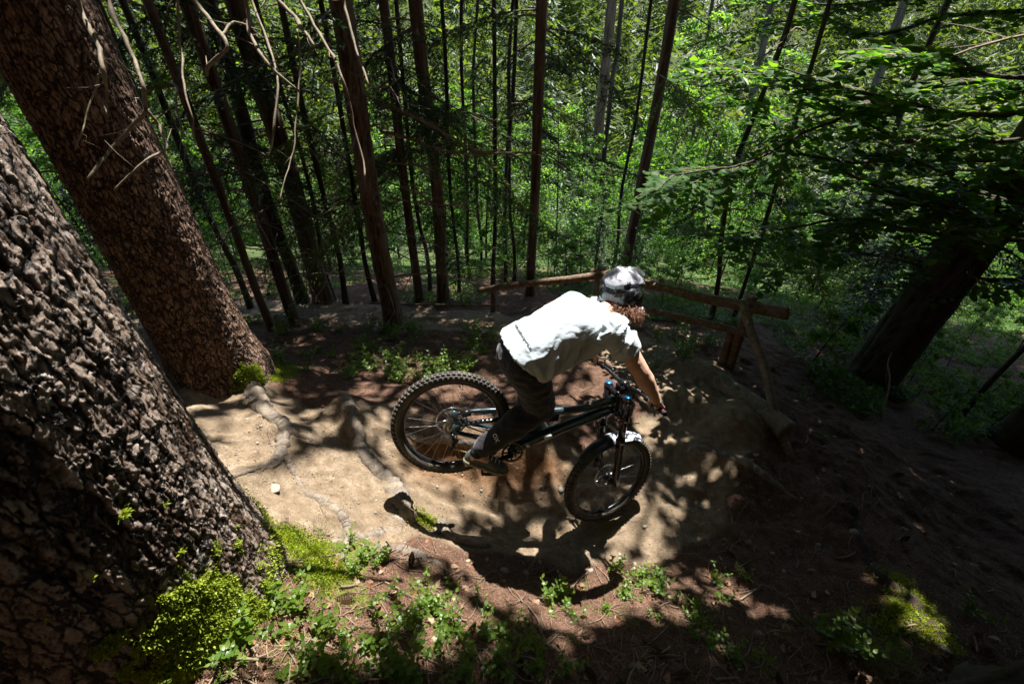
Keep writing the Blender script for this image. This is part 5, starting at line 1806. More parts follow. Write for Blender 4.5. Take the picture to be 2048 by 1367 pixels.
# ------------------------------------------------------------------ log fence on the outside of the turn
def log_mat(name, a, b, c):
    n = NT(name)
    co = n.coord()
    f = n.noise(n.mapping(co, (1, 1, 1)), 18, 5, .7, 1.2)
    col = n.ramp(f, [(.28, a), (.5, b), (.72, c)])
    lf = n.rng(n.noise(co, 7, 4), .54, .66)
    col = n.mix(n.math('MULTIPLY', lf, .6), col, (.24, .17, .11, 1))
    return n.done(n.bsdf(col, .8, 0, n.bump(n.noise(co, 60, 5, .7), .7, .008), .3))
M_LOG = log_mat('rail_log', (.05, .03, .02), (.145, .092, .06), (.30, .22, .15))
M_LOGG = log_mat('grey_log', (.06, .05, .034), (.15, .13, .088), (.26, .23, .16))
def log(name, a, b, ra, rb, parent, mat, seed=0, sag=.0):
    a = np.asarray(a, float); b = np.asarray(b, float)
    n = 40
    s = np.linspace(0, 1, n)[:, None]
    pts = a * (1 - s) + b * s + np.array([0, 0, -sag]) * 4 * s * (1 - s)
    L = np.linalg.norm(b - a)
    pts = pts + .014 * np.stack([vnoise(np.column_stack([s[:, 0] * L * 2.2, s[:, 0] * 0 + seed, s[:, 0] * 0 + k]), seed + k) for k in range(3)], -1)
    rad = np.linspace(ra, rb, n) * (1 + .07 * vnoise(np.column_stack([s[:, 0] * L * 5, s[:, 0] * 0, s[:, 0] * 0]), seed + 9))
    mb = MB(); tube(mb, pts, rad, 16)
    v, q, t = mb.arrays()
    c = np.concatenate([np.repeat(pts, 16, 0), pts[:1], pts[-1:]])
    nn = v - c; nn /= np.maximum(np.linalg.norm(nn, axis=1, keepdims=True), 1e-9)
    v = v + nn * (ra * .09 * fbm(v * 14, 3, seed))[:, None]
    return part(name, MB().add(v, q, t), mat, parent)
fp = on_ground(1460, 737)
fence = thing('log_fence', 'round log barrier with two rails fixed round the outside of the turn', 'fence', fp)
ctop = P(1204, 547, 5.45); cb_ = ctop.copy(); cb_[2] = gz(ctop[0], ctop[1]) - .2
rend = P(1577, 628, 4.30)
lend = P(956, 581, 6.1)
ptop = P(1503, 604, 4.52); pbot = np.array([ptop[0] + .02, ptop[1] - .04, gz(ptop[0], ptop[1]) - .2])
log('rail', ctop + unit(ctop - rend) * .15, rend, .042, .058, fence, M_LOG, 3, .02)
log('rail', ctop + np.array([.12, -.05, .03]), lend, .046, .036, fence, M_LOG, 5)
log('rail', P(1255, 608, 5.2), P(1500, 668, 4.62), .032, .040, fence, M_LOG, 7)
log('rail', P(1000, 612, 6.3), P(740, 606, 6.9), .014, .014, fence, M_LOG, 8)
log('post', pbot, ptop + np.array([0, 0.02, .06]), .050, .048, fence, M_LOG, 9)
p2 = np.array([pbot[0] - .10, pbot[1] + .02, pbot[2]])
log('post', p2, p2 + (ptop - pbot) * .62 + np.array([.04, .05, 0]), .044, .042, fence, M_LOG, 10)
log('post', cb_, ctop + np.array([0, .06, .06]), .055, .052, fence, M_LOGG, 11)
lpb = on_ground(985, 624); lpt = P(985, 580, proj(lpb)[0, 2] - .32)
log('post', lpb - [0, 0, .2], lpt, .040, .038, fence, M_LOG, 12)
bf = on_ground(1590, 928)
log('brace', bf - np.array([0, 0, .05]), P(1488, 606, 4.40), .036, .042, fence, M_LOGG, 13)
lo_ = thing('fallen_log', 'grey weathered log lying along the outer edge of the turn', 'log', on_ground(1500, 830))
la, lb_ = on_ground(1432, 765), on_ground(1566, 880)
log('bark', la + [0, 0, .11], lb_ + [0, 0, .10], .088, .100, lo_, M_LOGG, 14)
# ------------------------------------------------------------------ foliage generators (local coordinates, foot at the origin)
def sapling_mesh(h, nb, nl, leaf, spread, seed, start=.2):
    wood, lv = MB(), MB()
    bend = rng.normal(0, .05 * h, 2)
    s = np.linspace(0, 1, 10)[:, None]
    tp = np.hstack([bend * s ** 2, h * s])
    tube(wood, tp, np.linspace(.010 + .006 * h, .004, 10), 5)
    for k in range(nb):
        f = start + (1 - start) * (k + rng.uniform(0, 1)) / nb
        p0 = np.array([*(bend * f * f), h * f])
        a = k * 2.4 + rng.normal(0, .4)
        L = spread * (1.15 - .75 * f) * rng.uniform(.6, 1.15)
        d = np.array([math.cos(a), math.sin(a), rng.uniform(.05, .5)])
        ss = np.linspace(0, 1, 6)[:, None]
        bp_ = p0 + d * L * ss + np.array([0, 0, -.30 * L]) * ss ** 2
        tube(wood, bp_, np.linspace(.004 + .0022 * h, .002, 6), 3, False)
        m = int(nl / nb)
        u = rng.uniform(.2, 1.05, m) ** .8
        c = p0 + d * L * u[:, None] + np.array([0, 0, -.30 * L]) * (u ** 2)[:, None]
        side = np.array([-math.sin(a), math.cos(a), 0])
        c = c + side * (rng.normal(0, .20 * L, m) * (1.15 - .5 * u))[:, None] + np.array([0, 0, 1]) * rng.normal(0, .05 * L + .03, m)[:, None]
        D = d * [1, 1, 0] * .6 + rng.normal(0, .6, (m, 3)) * [1, 1, .35] + [0, 0, -.22]
        D /= np.linalg.norm(D, axis=1, keepdims=True)
        W = np.cross(D, [0, 0, 1.0] + rng.normal(0, .45, (m, 3)))
        W /= np.linalg.norm(W, axis=1, keepdims=True)
        L_ = leaf * rng.uniform(.6, 1.25, m)
        quads(lv, c, D, W, L_, L_ * rng.uniform(.5, .7, m), -.15)
    return wood, lv
def spruce_mesh(h, whorls, leaf, width, seed):
    wood, lv = MB(), MB()
    tube(wood, [[0, 0, -.1], [0, 0, h * .5], [0, 0, h]], [.015 + .010 * h, .008 + .005 * h, .004], 6)
    for k in range(whorls):
        f = (k + .5) / whorls
        z = h * (.06 + .92 * f)
        R0 = width * (1 - f) ** .85 + .06
        nb = 5 if f < .8 else 4
        for j in range(nb):
            a = j * 2 * math.pi / nb + k * .9 + rng.normal(0, .2)
            L = R0 * rng.uniform(.75, 1.15)
            d = np.array([math.cos(a), math.sin(a), 0])
            side = np.array([-math.sin(a), math.cos(a), 0])
            ss = np.linspace(0, 1, 5)[:, None]
            cur = lambda u: np.array([0, 0, z]) + d * L * u + np.array([0, 0, 1]) * (-.38 * L * u + .22 * L * u ** 2)
            tube(wood, cur(ss), np.linspace(.006 + .004 * L, .002, 5), 3, False)
            m = max(6, int(60 * L / max(leaf * 9, .2)))
            u = rng.uniform(.08, 1.0, m)
            c = cur(u[:, None]) + side * (rng.uniform(-1, 1, m) * .34 * L * (1.05 - u))[:, None]
            c[:, 2] -= rng.uniform(0, .10, m) * L + .06 * np.abs(rng.normal(0, 1, m)) * leaf * 3
            D = d * .7 + side * rng.normal(0, .6, m)[:, None] + np.array([0, 0, -.45]) * rng.uniform(.2, 1.5, m)[:, None]
            D /= np.linalg.norm(D, axis=1, keepdims=True)
            W = np.cross(D, [0, 0, 1.0] + rng.normal(0, .5, (m, 3)))
            W /= np.linalg.norm(W, axis=1, keepdims=True)
            L_ = leaf * rng.uniform(.7, 1.5, m)
            quads(lv, c, D, W, L_, L_ * .26, .1)
    return wood, lv
def bough_mesh(L, seed):
    lv = MB()
    ss = np.linspace(0, 1, 9)[:, None]
    cur = lambda u: np.array([1., 0, 0]) * L * u + np.array([0, 0, 1.]) * (-.12 * L * u - .28 * L * u ** 2)
    for k in range(int(L / .035)):
        u = .12 + .88 * (k + .5) / (L / .035)
        sd = 1 if k % 2 else -1
        l2 = .34 * L * (1.08 - u) * rng.uniform(.6, 1.1) + .05
        p0 = cur(np.array([[u]]))[0]
        d = unit(np.array([.55, sd * .8, -.5 + rng.normal(0, .25)]))
        m = max(5, int(l2 / .016))
        t_ = rng.uniform(0, 1, m)
        c = p0 + d * l2 * t_[:, None] + np.array([0, 0, -.3 * l2]) * (t_ ** 2)[:, None] + rng.normal(0, .008, (m, 3))
        D = d + rng.normal(0, .45, (m, 3)); D /= np.linalg.norm(D, axis=1, keepdims=True)
        quads(lv, c, D, perp(D), rng.uniform(.04, .08, m), rng.uniform(.011, .018, m), .1)
    wd = MB(); tube(wd, cur(ss), np.linspace(.012, .003, 9), 5, False)
    return wd, lv

def protos(kind, n, *spec):
    out = []
    for k in range(n):
        out.append(spec[0](k))
    return out
SAP = [sapling_mesh(3.2, 18, 2600, .085, 1.15, k) for k in range(3)] + [sapling_mesh(1.5, 10, 900, .075, .7, k, .1) for k in range(3)]
BIGS = [sapling_mesh(8.5, 34, 6500, .15, 2.4, k, .12) for k in range(3)]
YSP = [spruce_mesh(3.4, 15, .13, 1.05, k) for k in range(2)]
BSP = [spruce_mesh(11, 26, .30, 2.5, k) for k in range(2)]
def mk(pair, nm, lmat, wmat):
    w = pair[0].mesh(nm + '_wood', wmat, True, attrs=dict(bark=np.full(pair[0].n, .5)))
    l = pair[1].mesh(nm + '_leaves', lmat, False)
    return w, l
SAPM = [mk(p, 'sapling', m, M_BARK_DARK) for p, m in zip(SAP, [M_LEAF, M_LEAF2, M_LEAF, M_LEAF2, M_LEAF, M_LEAF2])]
BIGM = [mk(p, 'young_tree', m, M_BARK_GREY) for p, m in zip(BIGS, [M_LEAF2, M_LEAF, M_LEAF2])]
YSPM = [mk(p, 'young_spruce', m, M_BARK_DARK) for p, m in zip(YSP, [M_NEEDLE, M_NEEDLE2])]
BSPM = [mk(p, 'tall_spruce', m, M_BARK_DARK) for p, m in zip(BSP, [M_NEEDLE2, M_NEEDLE])]
def plant_tree(name, meshes, x, y, scale, rot, label, cat, group):
    z = gz(x, y)
    t = thing(name, label, cat, (x, y, z - .05), group)
    t.rotation_euler = (rng.normal(0, .04), rng.normal(0, .04), rot)
    t.scale = (scale, scale, scale * rng.uniform(.85, 1.2))
    link('trunk', meshes[0], t)
    link('crown', meshes[1], t)
    return t
def in_view(x, y, z, m=120):
    p = proj(np.array([x, y, z]))[0]
    return -m < p[0] < 2048 + m
cnt = 0
placed = []
def scatter(n, yr, fn, mind, xlim=None):
    k = 0; tries = 0
    while k < n and tries < n * 60:
        tries += 1
        y = yr[0] + (yr[1] - yr[0]) * rng.uniform(0, 1) ** .8
        x = rng.uniform(-1.35, 1.35) * y * 1.05
        if xlim is not None and not xlim(x, y): continue
        if not in_view(x, y, -.44 * max(y - 6, 0)): continue
        if any((x - a) ** 2 + (y - b) ** 2 < mind ** 2 for a, b in placed): continue
        placed.append((x, y))
        fn(x, y); k += 1
off_trail = lambda x, y: seg_dist(np.array([x]), np.array([y]), TRAIL)[0] > .75
# low leafy shrubs and saplings just beyond the trail and fence
scatter(26, (7.2, 10.5), lambda x, y: plant_tree('leafy_shrub', SAPM[3 + rng.integers(0, 3)], x, y, rng.uniform(.45, .95), rng.uniform(0, 6.3), 'low leafy shrub on the slope just beyond the log fence', 'shrub', 'low shrubs beyond the fence'), .55)
scatter(26, (7.8, 13), lambda x, y: plant_tree('broadleaf_sapling', SAPM[rng.integers(0, 3)], x, y, rng.uniform(.55, 1.0), rng.uniform(0, 6.3), 'slender broadleaf sapling in the green thicket beyond the fence', 'sapling', 'broadleaf saplings in the thicket'), .8, lambda x, y: x > 1.6 or x < -2.2 or y > 10.5)
scatter(34, (11.5, 20), lambda x, y: plant_tree('broadleaf_sapling', SAPM[rng.integers(0, 3)], x, y, rng.uniform(.9, 1.6), rng.uniform(0, 6.3), 'slender broadleaf sapling in the green thicket beyond the fence', 'sapling', 'broadleaf saplings in the thicket'), 1.1)
scatter(12, (7.6, 12), lambda x, y: plant_tree('young_spruce', YSPM[rng.integers(0, 2)], x, y, rng.uniform(.5, 1.0), rng.uniform(0, 6.3), 'young green spruce growing among the saplings downslope', 'young spruce', 'young spruces in the thicket'), .8, lambda x, y: x > 2.0 or x < -3)
scatter(22, (12, 22), lambda x, y: plant_tree('young_spruce', YSPM[rng.integers(0, 2)], x, y, rng.uniform(.9, 1.7), rng.uniform(0, 6.3), 'young green spruce growing among the saplings downslope', 'young spruce', 'young spruces in the thicket'), 1.2)
scatter(44, (19, 46), lambda x, y: plant_tree('broadleaf_tree', BIGM[rng.integers(0, 3)], x, y, rng.uniform(.8, 1.35), rng.uniform(0, 6.3), 'sunlit broadleaf tree far down the slope', 'tree', 'broadleaf trees far down the slope'), 2.0)
scatter(44, (18, 60), lambda x, y: plant_tree('tall_spruce', BSPM[rng.integers(0, 2)], x, y, rng.uniform(.8, 1.3), rng.uniform(0, 6.3), 'tall green spruce standing far down the slope', 'tree', 'tall spruces far down the slope'), 2.0)
# unseen forest added uphill behind and to both sides, to block sky light
for k in range(105):
    a = rng.uniform(0, 6.28)
    rr_ = rng.uniform(7, 19)
    x, y = rr_ * math.cos(a), rr_ * math.sin(a) * .9 - 3
    if y > -4.5 and abs(x) < max(y, 0) * 1.35 + 7.5: continue
    if math.hypot(x, y) < 6.0: continue
    plant_tree('tall_spruce', BSPM[rng.integers(0, 2)], x, y, rng.uniform(1.2, 1.7), rng.uniform(0, 6.3), 'unseen tall spruce added uphill to block sky light', 'tree', 'unseen spruces added to block sky light')
# the wooded far side of the valley
fw = MB()
sw_, sl_ = spruce_mesh(11, 12, 1.1, 2.6, 5)
vv, _, tt = sl_.arrays()
sel = rng.choice(len(tt), 210, replace=False)
tt = tt[sel]; used, inv = np.unique(tt, return_inverse=True)
vv = vv[used]; tt = inv.reshape(-1, 3)
for k in range(1300):
    y = 50 + 105 * rng.uniform(0, 1) ** .9; x = rng.uniform(-1.15, 1.15) * y
    sc = rng.uniform(.9, 1.9); a = rng.uniform(0, 6.28)
    rot = np.array([[math.cos(a), -math.sin(a), 0], [math.sin(a), math.cos(a), 0], [0, 0, 1]])
    fw.add(vv @ rot.T * sc + [x, y, float(far_z(x, y)) - .3], None, tt)
far = link('far_forest', fw.mesh('far_forest', M_NEEDLE2, False))
tag(far, 'spruce forest on the far side of the valley', 'forest', kind='stuff')

# dark undergrowth below the fence end and round the dark spruce
def px_scatter(n, xr, yr, mind, fn):
    k = 0; tries = 0
    while k < n and tries < n * 40:
        tries += 1
        g = hit(rng.uniform(*xr), rng.uniform(*yr))
        if any((g[0] - a) ** 2 + (g[1] - b) ** 2 < mind ** 2 for a, b in placed): continue
        placed.append((g[0], g[1])); fn(g[0], g[1]); k += 1
px_scatter(30, (1570, 2080), (545, 740), .42, lambda x, y: plant_tree('leafy_shrub', SAPM[3 + rng.integers(0, 3)], x, y, rng.uniform(.35, .75), rng.uniform(0, 6.3), 'dark leafy shrub on the shaded slope round the heavy spruce', 'shrub', 'shrubs round the heavy dark spruce'))
px_scatter(12, (1560, 2080), (545, 700), .5, lambda x, y: plant_tree('young_spruce', YSPM[0], x, y, rng.uniform(.3, .55), rng.uniform(0, 6.3), 'small dark spruce in the shade round the heavy trunk', 'young spruce', 'small spruces round the heavy trunk'))
px_scatter(14, (1800, 2080), (740, 900), .35, lambda x, y: plant_tree('leafy_shrub', SAPM[3 + rng.integers(0, 3)], x, y, rng.uniform(.22, .42), rng.uniform(0, 6.3), 'dark leafy shrub on the shaded slope round the heavy spruce', 'shrub', 'shrubs round the heavy dark spruce'))
px_scatter(10, (1300, 1560), (560, 610), .4, lambda x, y: plant_tree('leafy_shrub', SAPM[3 + rng.integers(0, 3)], x, y, rng.uniform(.3, .6), rng.uniform(0, 6.3), 'low leafy shrub on the slope just beyond the log fence', 'shrub', 'low shrubs beyond the fence'))
px_scatter(16, (880, 1300), (538, 572), .45, lambda x, y: plant_tree('leafy_shrub', SAPM[3 + rng.integers(0, 3)], x, y, rng.uniform(.3, .6), rng.uniform(0, 6.3), 'low leafy shrub on the slope just beyond the log fence', 'shrub', 'low shrubs beyond the fence'))
# live drooping boughs on the trunks behind the trail -----------------------------
BGH = [bough_mesh(L, k) for k, L in enumerate((1.3, 1.7, 2.1))]
BGHM = [(a.mesh('bough_wood', M_TWIG), b.mesh('bough_needles', m, False)) for (a, b), m in zip(BGH, (M_NEEDLE, M_NEEDLE, M_NEEDLE2))]
def add_boughs(tree, n, zr, az=None):
    t, x, y, z = tree
    for _ in range(n):
        w_, l_ = BGHM[rng.integers(0, 3)]
        a = rng.uniform(0, 6.28) if az is None else rng.normal(az, .7)
        zz = rng.uniform(*zr)
        s = rng.uniform(.6, 1.1)
        o = link('bough', w_, t, (0, 0, zz - z))
        o.rotation_euler = (rng.normal(0, .2), rng.normal(0, .15), a); o.scale = (s, s, s)
        link('needles', l_, o)
for k, n_, zr in (((547,668), 4, (1.2, 3.4)), ((591,648), 6, (1.0, 3.4)), ((606,603), 8, (.3, 3.4)), ((646,603), 8, (.6, 3.4)), ((690,602), 6, (.2, 3.0)), ((789,652), 4, (2.2, 3.6)), ((840,603), 10, (.8, 3.6)), ((888,606), 12, (.9, 3.6)), ((985,578), 8, (1.2, 3.2)),
                  ((1060,592), 11, (1.4, 3.6)), ((1249,556), 3, (1.8, 3.2)), ((322,617), 11, (-.2, 3.2)), ((750,600), 6, (.6, 3.2)), ((500,612), 8, (.0, 3.2)), ((455,608), 10, (.0, 3.2)), ((918,590), 7, (.8, 3.2)), ((860,585), 6, (.5, 3.2)), ((1176,470), 6, (-2, 3)), ((1440,500), 6, (-2, 3)), ((1636,500), 7, (-2, 3)), ((1660,600), 8, (-1, 3)), ((1466,640), 4, (.4, 2.4)), ((1420,648), 4, (.8, 2.6))):
    add_boughs(TREE_AT[k], n_, zr)
add_boughs(trees[len(MID)], 4, (1.2, 3.2))

# broadleaf tree reaching in from the right -------------------------------------------
bt_b = np.array([5.6, 3.4]); bt_b = np.append(bt_b, gz(*bt_b))
btree = thing('broadleaf_tree', 'broadleaf tree whose big leaved branches hang over the fence end', 'tree', bt_b)
mb = MB(); h, *_ = trunk(mb, bt_b, np.append(bt_b[:2] + [.2, .2], 9), .16, .10, 24, 40, .3, .25, 4, .006, .04, 60, 1.2, .3, .4)
part('trunk', mb, M_BARK_DARK, btree, attrs=dict(bark=h))
LIMBS = [[(1830,180,3.9),(1650,250,3.9),(1480,330,4.0),(1330,350,4.1)], [(1950,320,4.2),(1700,322,4.3),(1560,305,4.3),(1440,345,4.4),(1320,400,4.6)],
         [(1850,400,4.3),(1690,340,4.4),(1580,240,4.5),(1480,190,4.6)], [(1900,470,4.0),(1700,440,4.2),(1540,460,4.4),(1400,470,4.6)],
         [(1900,30,4.6),(1760,70,4.8),(1640,40,5.0),(1480,60,5.2)], [(1950,230,3.5),(1800,200,3.5),(1680,170,3.6),(1560,130,3.8)],
         [(2020,150,3.3),(1900,120,3.4),(1780,110,3.5)], [(2030,480,3.6),(1960,440,3.6),(1880,420,3.7)], [(1960,280,3.8),(1780,270,3.8),(1600,180,4.0),(1450,130,4.4)], [(2000,400,3.9),(1850,330,4.0),(1720,260,4.2)],
         [(1980,560,4.6),(1800,520,4.9),(1650,500,5.2),(1550,540,5.4)], [(2000,-40,4.2),(1850,-10,4.4),(1650,10,4.8),(1540,-10,5.0)]]
lfm = MB()
for li, L_ in enumerate(LIMBS):
    pts = [P(*q_) for q_ in L_]
    z0 = pts[0][2] + rng.uniform(-.2, .5)
    pts = [np.array([bt_b[0] - .05, bt_b[1], z0])] + [pts[0] * .5 + np.array([bt_b[0], bt_b[1], z0]) * .5] + pts
    pp = spline(np.array(pts), 40)
    pp += .02 * np.stack([vnoise(pp * 4, 300 + k) for k in range(3)], -1)
    mb = MB(); tube(mb, pp, np.linspace(.026, .005, 40), 7)
    lb = part('limb', mb, M_BARK_DARK, btree, attrs=dict(bark=np.full(mb.n, .6)))
    tw = MB()
    for k in range(48):
        i0 = rng.integers(10, 40)
        p0 = pp[i0]
        tan = unit(pp[min(i0 + 1, 39)] - pp[i0 - 1])
        sd = np.cross(tan, [0, 0, 1.0])
        d = unit(tan * rng.uniform(.2, .9) + sd * rng.choice([-1, 1]) * rng.uniform(.4, 1) + [0, 0, rng.uniform(-.15, .2)])
        ln = rng.uniform(.25, .75)
        s = np.linspace(0, 1, 7)[:, None]
        tp = p0 + d * ln * s + np.array([0, 0, -.16 * ln]) * s ** 2
        tube(tw, tp, np.linspace(.0035, .0015, 7), 3, False)
        m = int(ln / .042)
        u = (np.arange(m) + .8) / m
        c0 = p0 + d * ln * u[:, None] + np.array([0, 0, -.16 * ln]) * (u ** 2)[:, None]
        lat = np.cross(d, [0, 0, 1.0]); lat = unit(lat)
        sg = np.where(np.arange(m) % 2, 1, -1)
        D = d * .65 + lat * sg[:, None] * .8 + np.array([0, 0, -.18]) + rng.normal(0, .16, (m, 3))
        D /= np.linalg.norm(D, axis=1, keepdims=True)
        W = np.cross(D, [0, 0, 1.0] + rng.normal(0, .22, (m, 3))); W /= np.linalg.norm(W, axis=1, keepdims=True)
        ll = rng.uniform(.075, .125, m)
        broad_leaves(lfm, c0 + D * ll[:, None] * .55, D, W, ll, ll * rng.uniform(.58, .72, m), .12, .25)
    part('twigs', tw, M_TWIG, lb, kind='stuff')
part('leaves', lfm, M_LEAF, btree, smooth=False, kind='stuff')

# ------------------------------------------------------------------ bilberry plants
def bilberry(h, ns, leaf, seed):
    st, lv = MB(), MB()
    for k in range(ns):
        a = rng.uniform(0, 6.28); out = rng.uniform(.1, .55)
        d = unit(np.array([math.cos(a) * out, math.sin(a) * out, 1.0]))
        hh = h * rng.uniform(.55, 1.1)
        p0 = np.append(rng.normal(0, .02, 2), -.01)
        s = np.linspace(0, 1, 7)[:, None]
        pts = p0 + d * hh * s + np.array([math.cos(a + .6), math.sin(a + .6), -.3]) * .18 * hh * s ** 2
        tube(st, pts, np.linspace(.0022, .0009, 7), 4, False)
        m = int(rng.uniform(9, 15))
        u = np.linspace(.35, 1.02, m)
        c = p0 + d * hh * u[:, None] + np.array([math.cos(a + .6), math.sin(a + .6), -.3]) * .18 * hh * (u ** 2)[:, None]
        az = np.arange(m) * 2.6 + rng.uniform(0, 6)
        D = np.stack([np.cos(az), np.sin(az), rng.uniform(-.1, .6, m)], -1); D /= np.linalg.norm(D, axis=1, keepdims=True)
        W = np.cross(D, [0, 0, 1.0] + rng.normal(0, .25, (m, 3))); W /= np.linalg.norm(W, axis=1, keepdims=True)
        ll = leaf * rng.uniform(.7, 1.25, m)
        broad_leaves(lv, c + D * ll[:, None] * .6, D, W, ll, ll * .58, .14, .2)
    return st.mesh('bilberry_stem', M_TWIG), lv.mesh('bilberry_leaves', M_BILB, False)
BIL = [bilberry(.17, 7, .028, 1), bilberry(.20, 9, .030, 2), bilberry(.14, 5, .027, 3), bilberry(.11, 3, .026, 4), bilberry(.22, 12, .031, 5)]
def bil(px, py, v, s, label, group):
    b = on_ground(px, py)
    t = thing('bilberry_plant', label, 'plant', b - [0, 0, .005], group)
    t.rotation_euler = (rng.normal(0, .12), rng.normal(0, .12), rng.uniform(0, 6.3)); t.scale = (s, s, s)
    link('stem', BIL[v][0], t); link('leaves', BIL[v][1], t)
NEAR = [(600,1225),(555,1215),(735,1125),(705,1140),(765,1120),(830,1245),(880,1240),(910,1265),(690,1290),(655,1265),(860,1215),(800,1260),(1095,1200),(1125,1195),(1205,1215),(1245,1190),(1275,1165),(1355,1205),(1390,1240),(1000,1345),(1060,1300),(1135,1350),(985,1275),(1010,1290),(720,1362),(805,1350),(830,1365),(395,1330),(345,1310),(440,1345),(300,1325),(480,1300),(610,1340),(930,1350),(1230,1140),(1310,1180),(660,1350),(760,1310),(870,1300),(1080,1340)]
for k, (a, b) in enumerate(NEAR):
    bil(a, b, k % 3 if k % 5 else 4, rng.uniform(.6, .92), 'fresh green bilberry plant on the needle covered bank above the trail', 'bilberries on the near bank')
bil(1690, 1290, 4, 1.25, 'dense round bilberry bush in deep shade beside the mossy root', None)
bil(1670, 1280, 1, 1.2, 'second bilberry bush leaning on the round one beside the mossy root', None)
for a, b in [(1430,1300),(1470,1310),(1480,1150),(1400,1280),(1520,1320),(1440,1160),(1940,1235),(1400,1230)]:
    bil(a, b, int(rng.integers(0, 3)), rng.uniform(.6, .95), 'small bilberry plant on the shaded litter below the trail', 'bilberries in the shaded litter')
for a, b in [(520,1225),(590,1150),(700,1090),(905,1190),(955,1195),(1160,1230),(640,1320),(740,1230),(780,1200),(940,1300),(1450,1200),(570,1290),(1300,1240),(500,1340),(850,1170),(1040,1250)]:
    bil(a, b, 3, rng.uniform(.7, 1.0), 'tiny bilberry seedling sprouting from the brown needles', 'bilberry seedlings')
for k in range(64):
    a, b = rng.uniform(560, 1000), rng.uniform(655, 760)
    if b > 700 + (a - 560) * .02 + 50 and a < 700: continue
    bil(a, b, int(rng.integers(0, 5)), rng.uniform(.7, 1.3), 'low bilberry bush on the bank between the two trail legs', 'bilberries between the trail legs')
for k in range(46):
    a, b = rng.uniform(1290, 1800), rng.uniform(640, 800)
    if b > 740 and a < 1560: continue
    bil(a, b, int(rng.integers(0, 5)), rng.uniform(.8, 1.5), 'low bilberry bush in the shade around the fence foot', 'bilberries around the fence')

# serrated seedling in the lower left corner
def serrated(mb, base, d, W, L, wd):
    Nn = np.cross(d, W)
    n = 9
    ctr = [base + d * L * k / n + Nn * (-.10 * L * (k / n) ** 2) for k in range(n + 1)]
    for sd in (-1, 1):
        rim = []
        for k in range(n + 1):
            u = k / n
            w_ = wd * .5 * math.sin(math.pi * min(1, u * .96 + .04)) ** .75
            rim.append(ctr[k] + W * sd * w_ + Nn * w_ * .25)
            if k < n:
                rim.append(ctr[k] + d * L / n * .55 + W * sd * w_ * 1.22 + Nn * w_ * .25)
        m = len(rim)
        v = np.array(ctr + rim); t_ = []
        for k in range(n):
            a, b = k, k + 1
            r0, r1, r2 = n + 1 + 2 * k, n + 1 + 2 * k + 1, n + 1 + 2 * k + 2
            t_ += [[a, b, r1], [a, r1, r0], [b, r2, r1]]
        mb.add(v, None, t_)
M_SER = leafmat('serrated_leaf', [(.035, .14, .02), (.06, .2, .03)], .45, .35)
for (bx, by, lab) in ((105, 1390, 'young seedling with toothed bright green leaves at the shaded foot of the big spruce'), (-25, 1100, 'toothed leaf sprig half hidden behind the big spruce')):
    b0 = P(bx, by, 1.30) if by > 1200 else P(bx, by, 1.5)
    t = thing('seedling', lab, 'plant', np.array([b0[0], b0[1], gz(b0[0], b0[1])]))
    mb = MB(); g0 = np.array([b0[0], b0[1], gz(b0[0], b0[1]) - .02]); tube(mb, g0 + (b0 - g0) * np.linspace(0, 1, 6)[:, None], .003, 5)
    part('stem', mb, M_TWIG, t)
    for (tx, ty, ln) in (((150, 1280, .11), (195, 1275, .10), (165, 1330, .10)) if by > 1200 else ((5, 1060, .09), (12, 1110, .08), (-5, 1150, .08))):
        tgt = P(tx, ty, 1.26 if by > 1200 else 1.48)
        d = unit(tgt - b0)
        mb = MB(); W = unit(np.cross(d, unit(CAM - b0) + np.array([.2, .3, .2])))
        serrated(mb, tgt - d * ln, d, W, ln, ln * .36)
        part('leaf', mb, M_SER, t, smooth=False)

# ------------------------------------------------------------------ ground cover beyond, litter, stones
gc = MB()
n_ = 90000
yy = 5.2 + 9 * rng.uniform(0, 1, n_) ** 1.4
xx = rng.uniform(-1.3, 1.3, n_) * (yy + .5)
den = fbm(np.column_stack([xx * .8, yy * .8, 0 * xx]), 3, 401)
dt = seg_dist(xx, yy, TRAIL)
k_ = (den > -.12) & (dt > .62)
xx, yy = xx[k_], yy[k_]
zz = ground_z(xx, yy) + rng.uniform(.01, .16, len(xx)) * (.6 + .8 * np.clip(fbm(np.column_stack([xx * 2, yy * 2, 0 * xx]), 2, 402), -.5, 1))
m = len(xx)
D = rand_dirs(m) * [1, 1, .35]; D /= np.linalg.norm(D, axis=1, keepdims=True)
W = np.cross(D, [0, 0, 1.0] + rng.normal(0, .35, (m, 3))); W /= np.linalg.norm(W, axis=1, keepdims=True)
ll = rng.uniform(.03, .07, m)
quads(gc, np.column_stack([xx, yy, zz]), D, W, ll, ll * .6, .1)
o = link('undergrowth', gc.mesh('undergrowth', M_LEAF2, False))
tag(o, 'low green undergrowth covering the slope beyond the trail', 'undergrowth', kind='stuff')

M_LITTER = leafmat('needle_litter', [(.09, .045, .028), (.17, .085, .05), (.25, .15, .09), (.33, .23, .15)], .05, .75, (1, 1, 1, 1), .2)
nl = MB()
n_ = 85000
pxl = rng.uniform(-50, 2100, n_ * 2); pyl = 1367 - (1367 - 660) * rng.uniform(0, 1, n_ * 2) ** 1.5
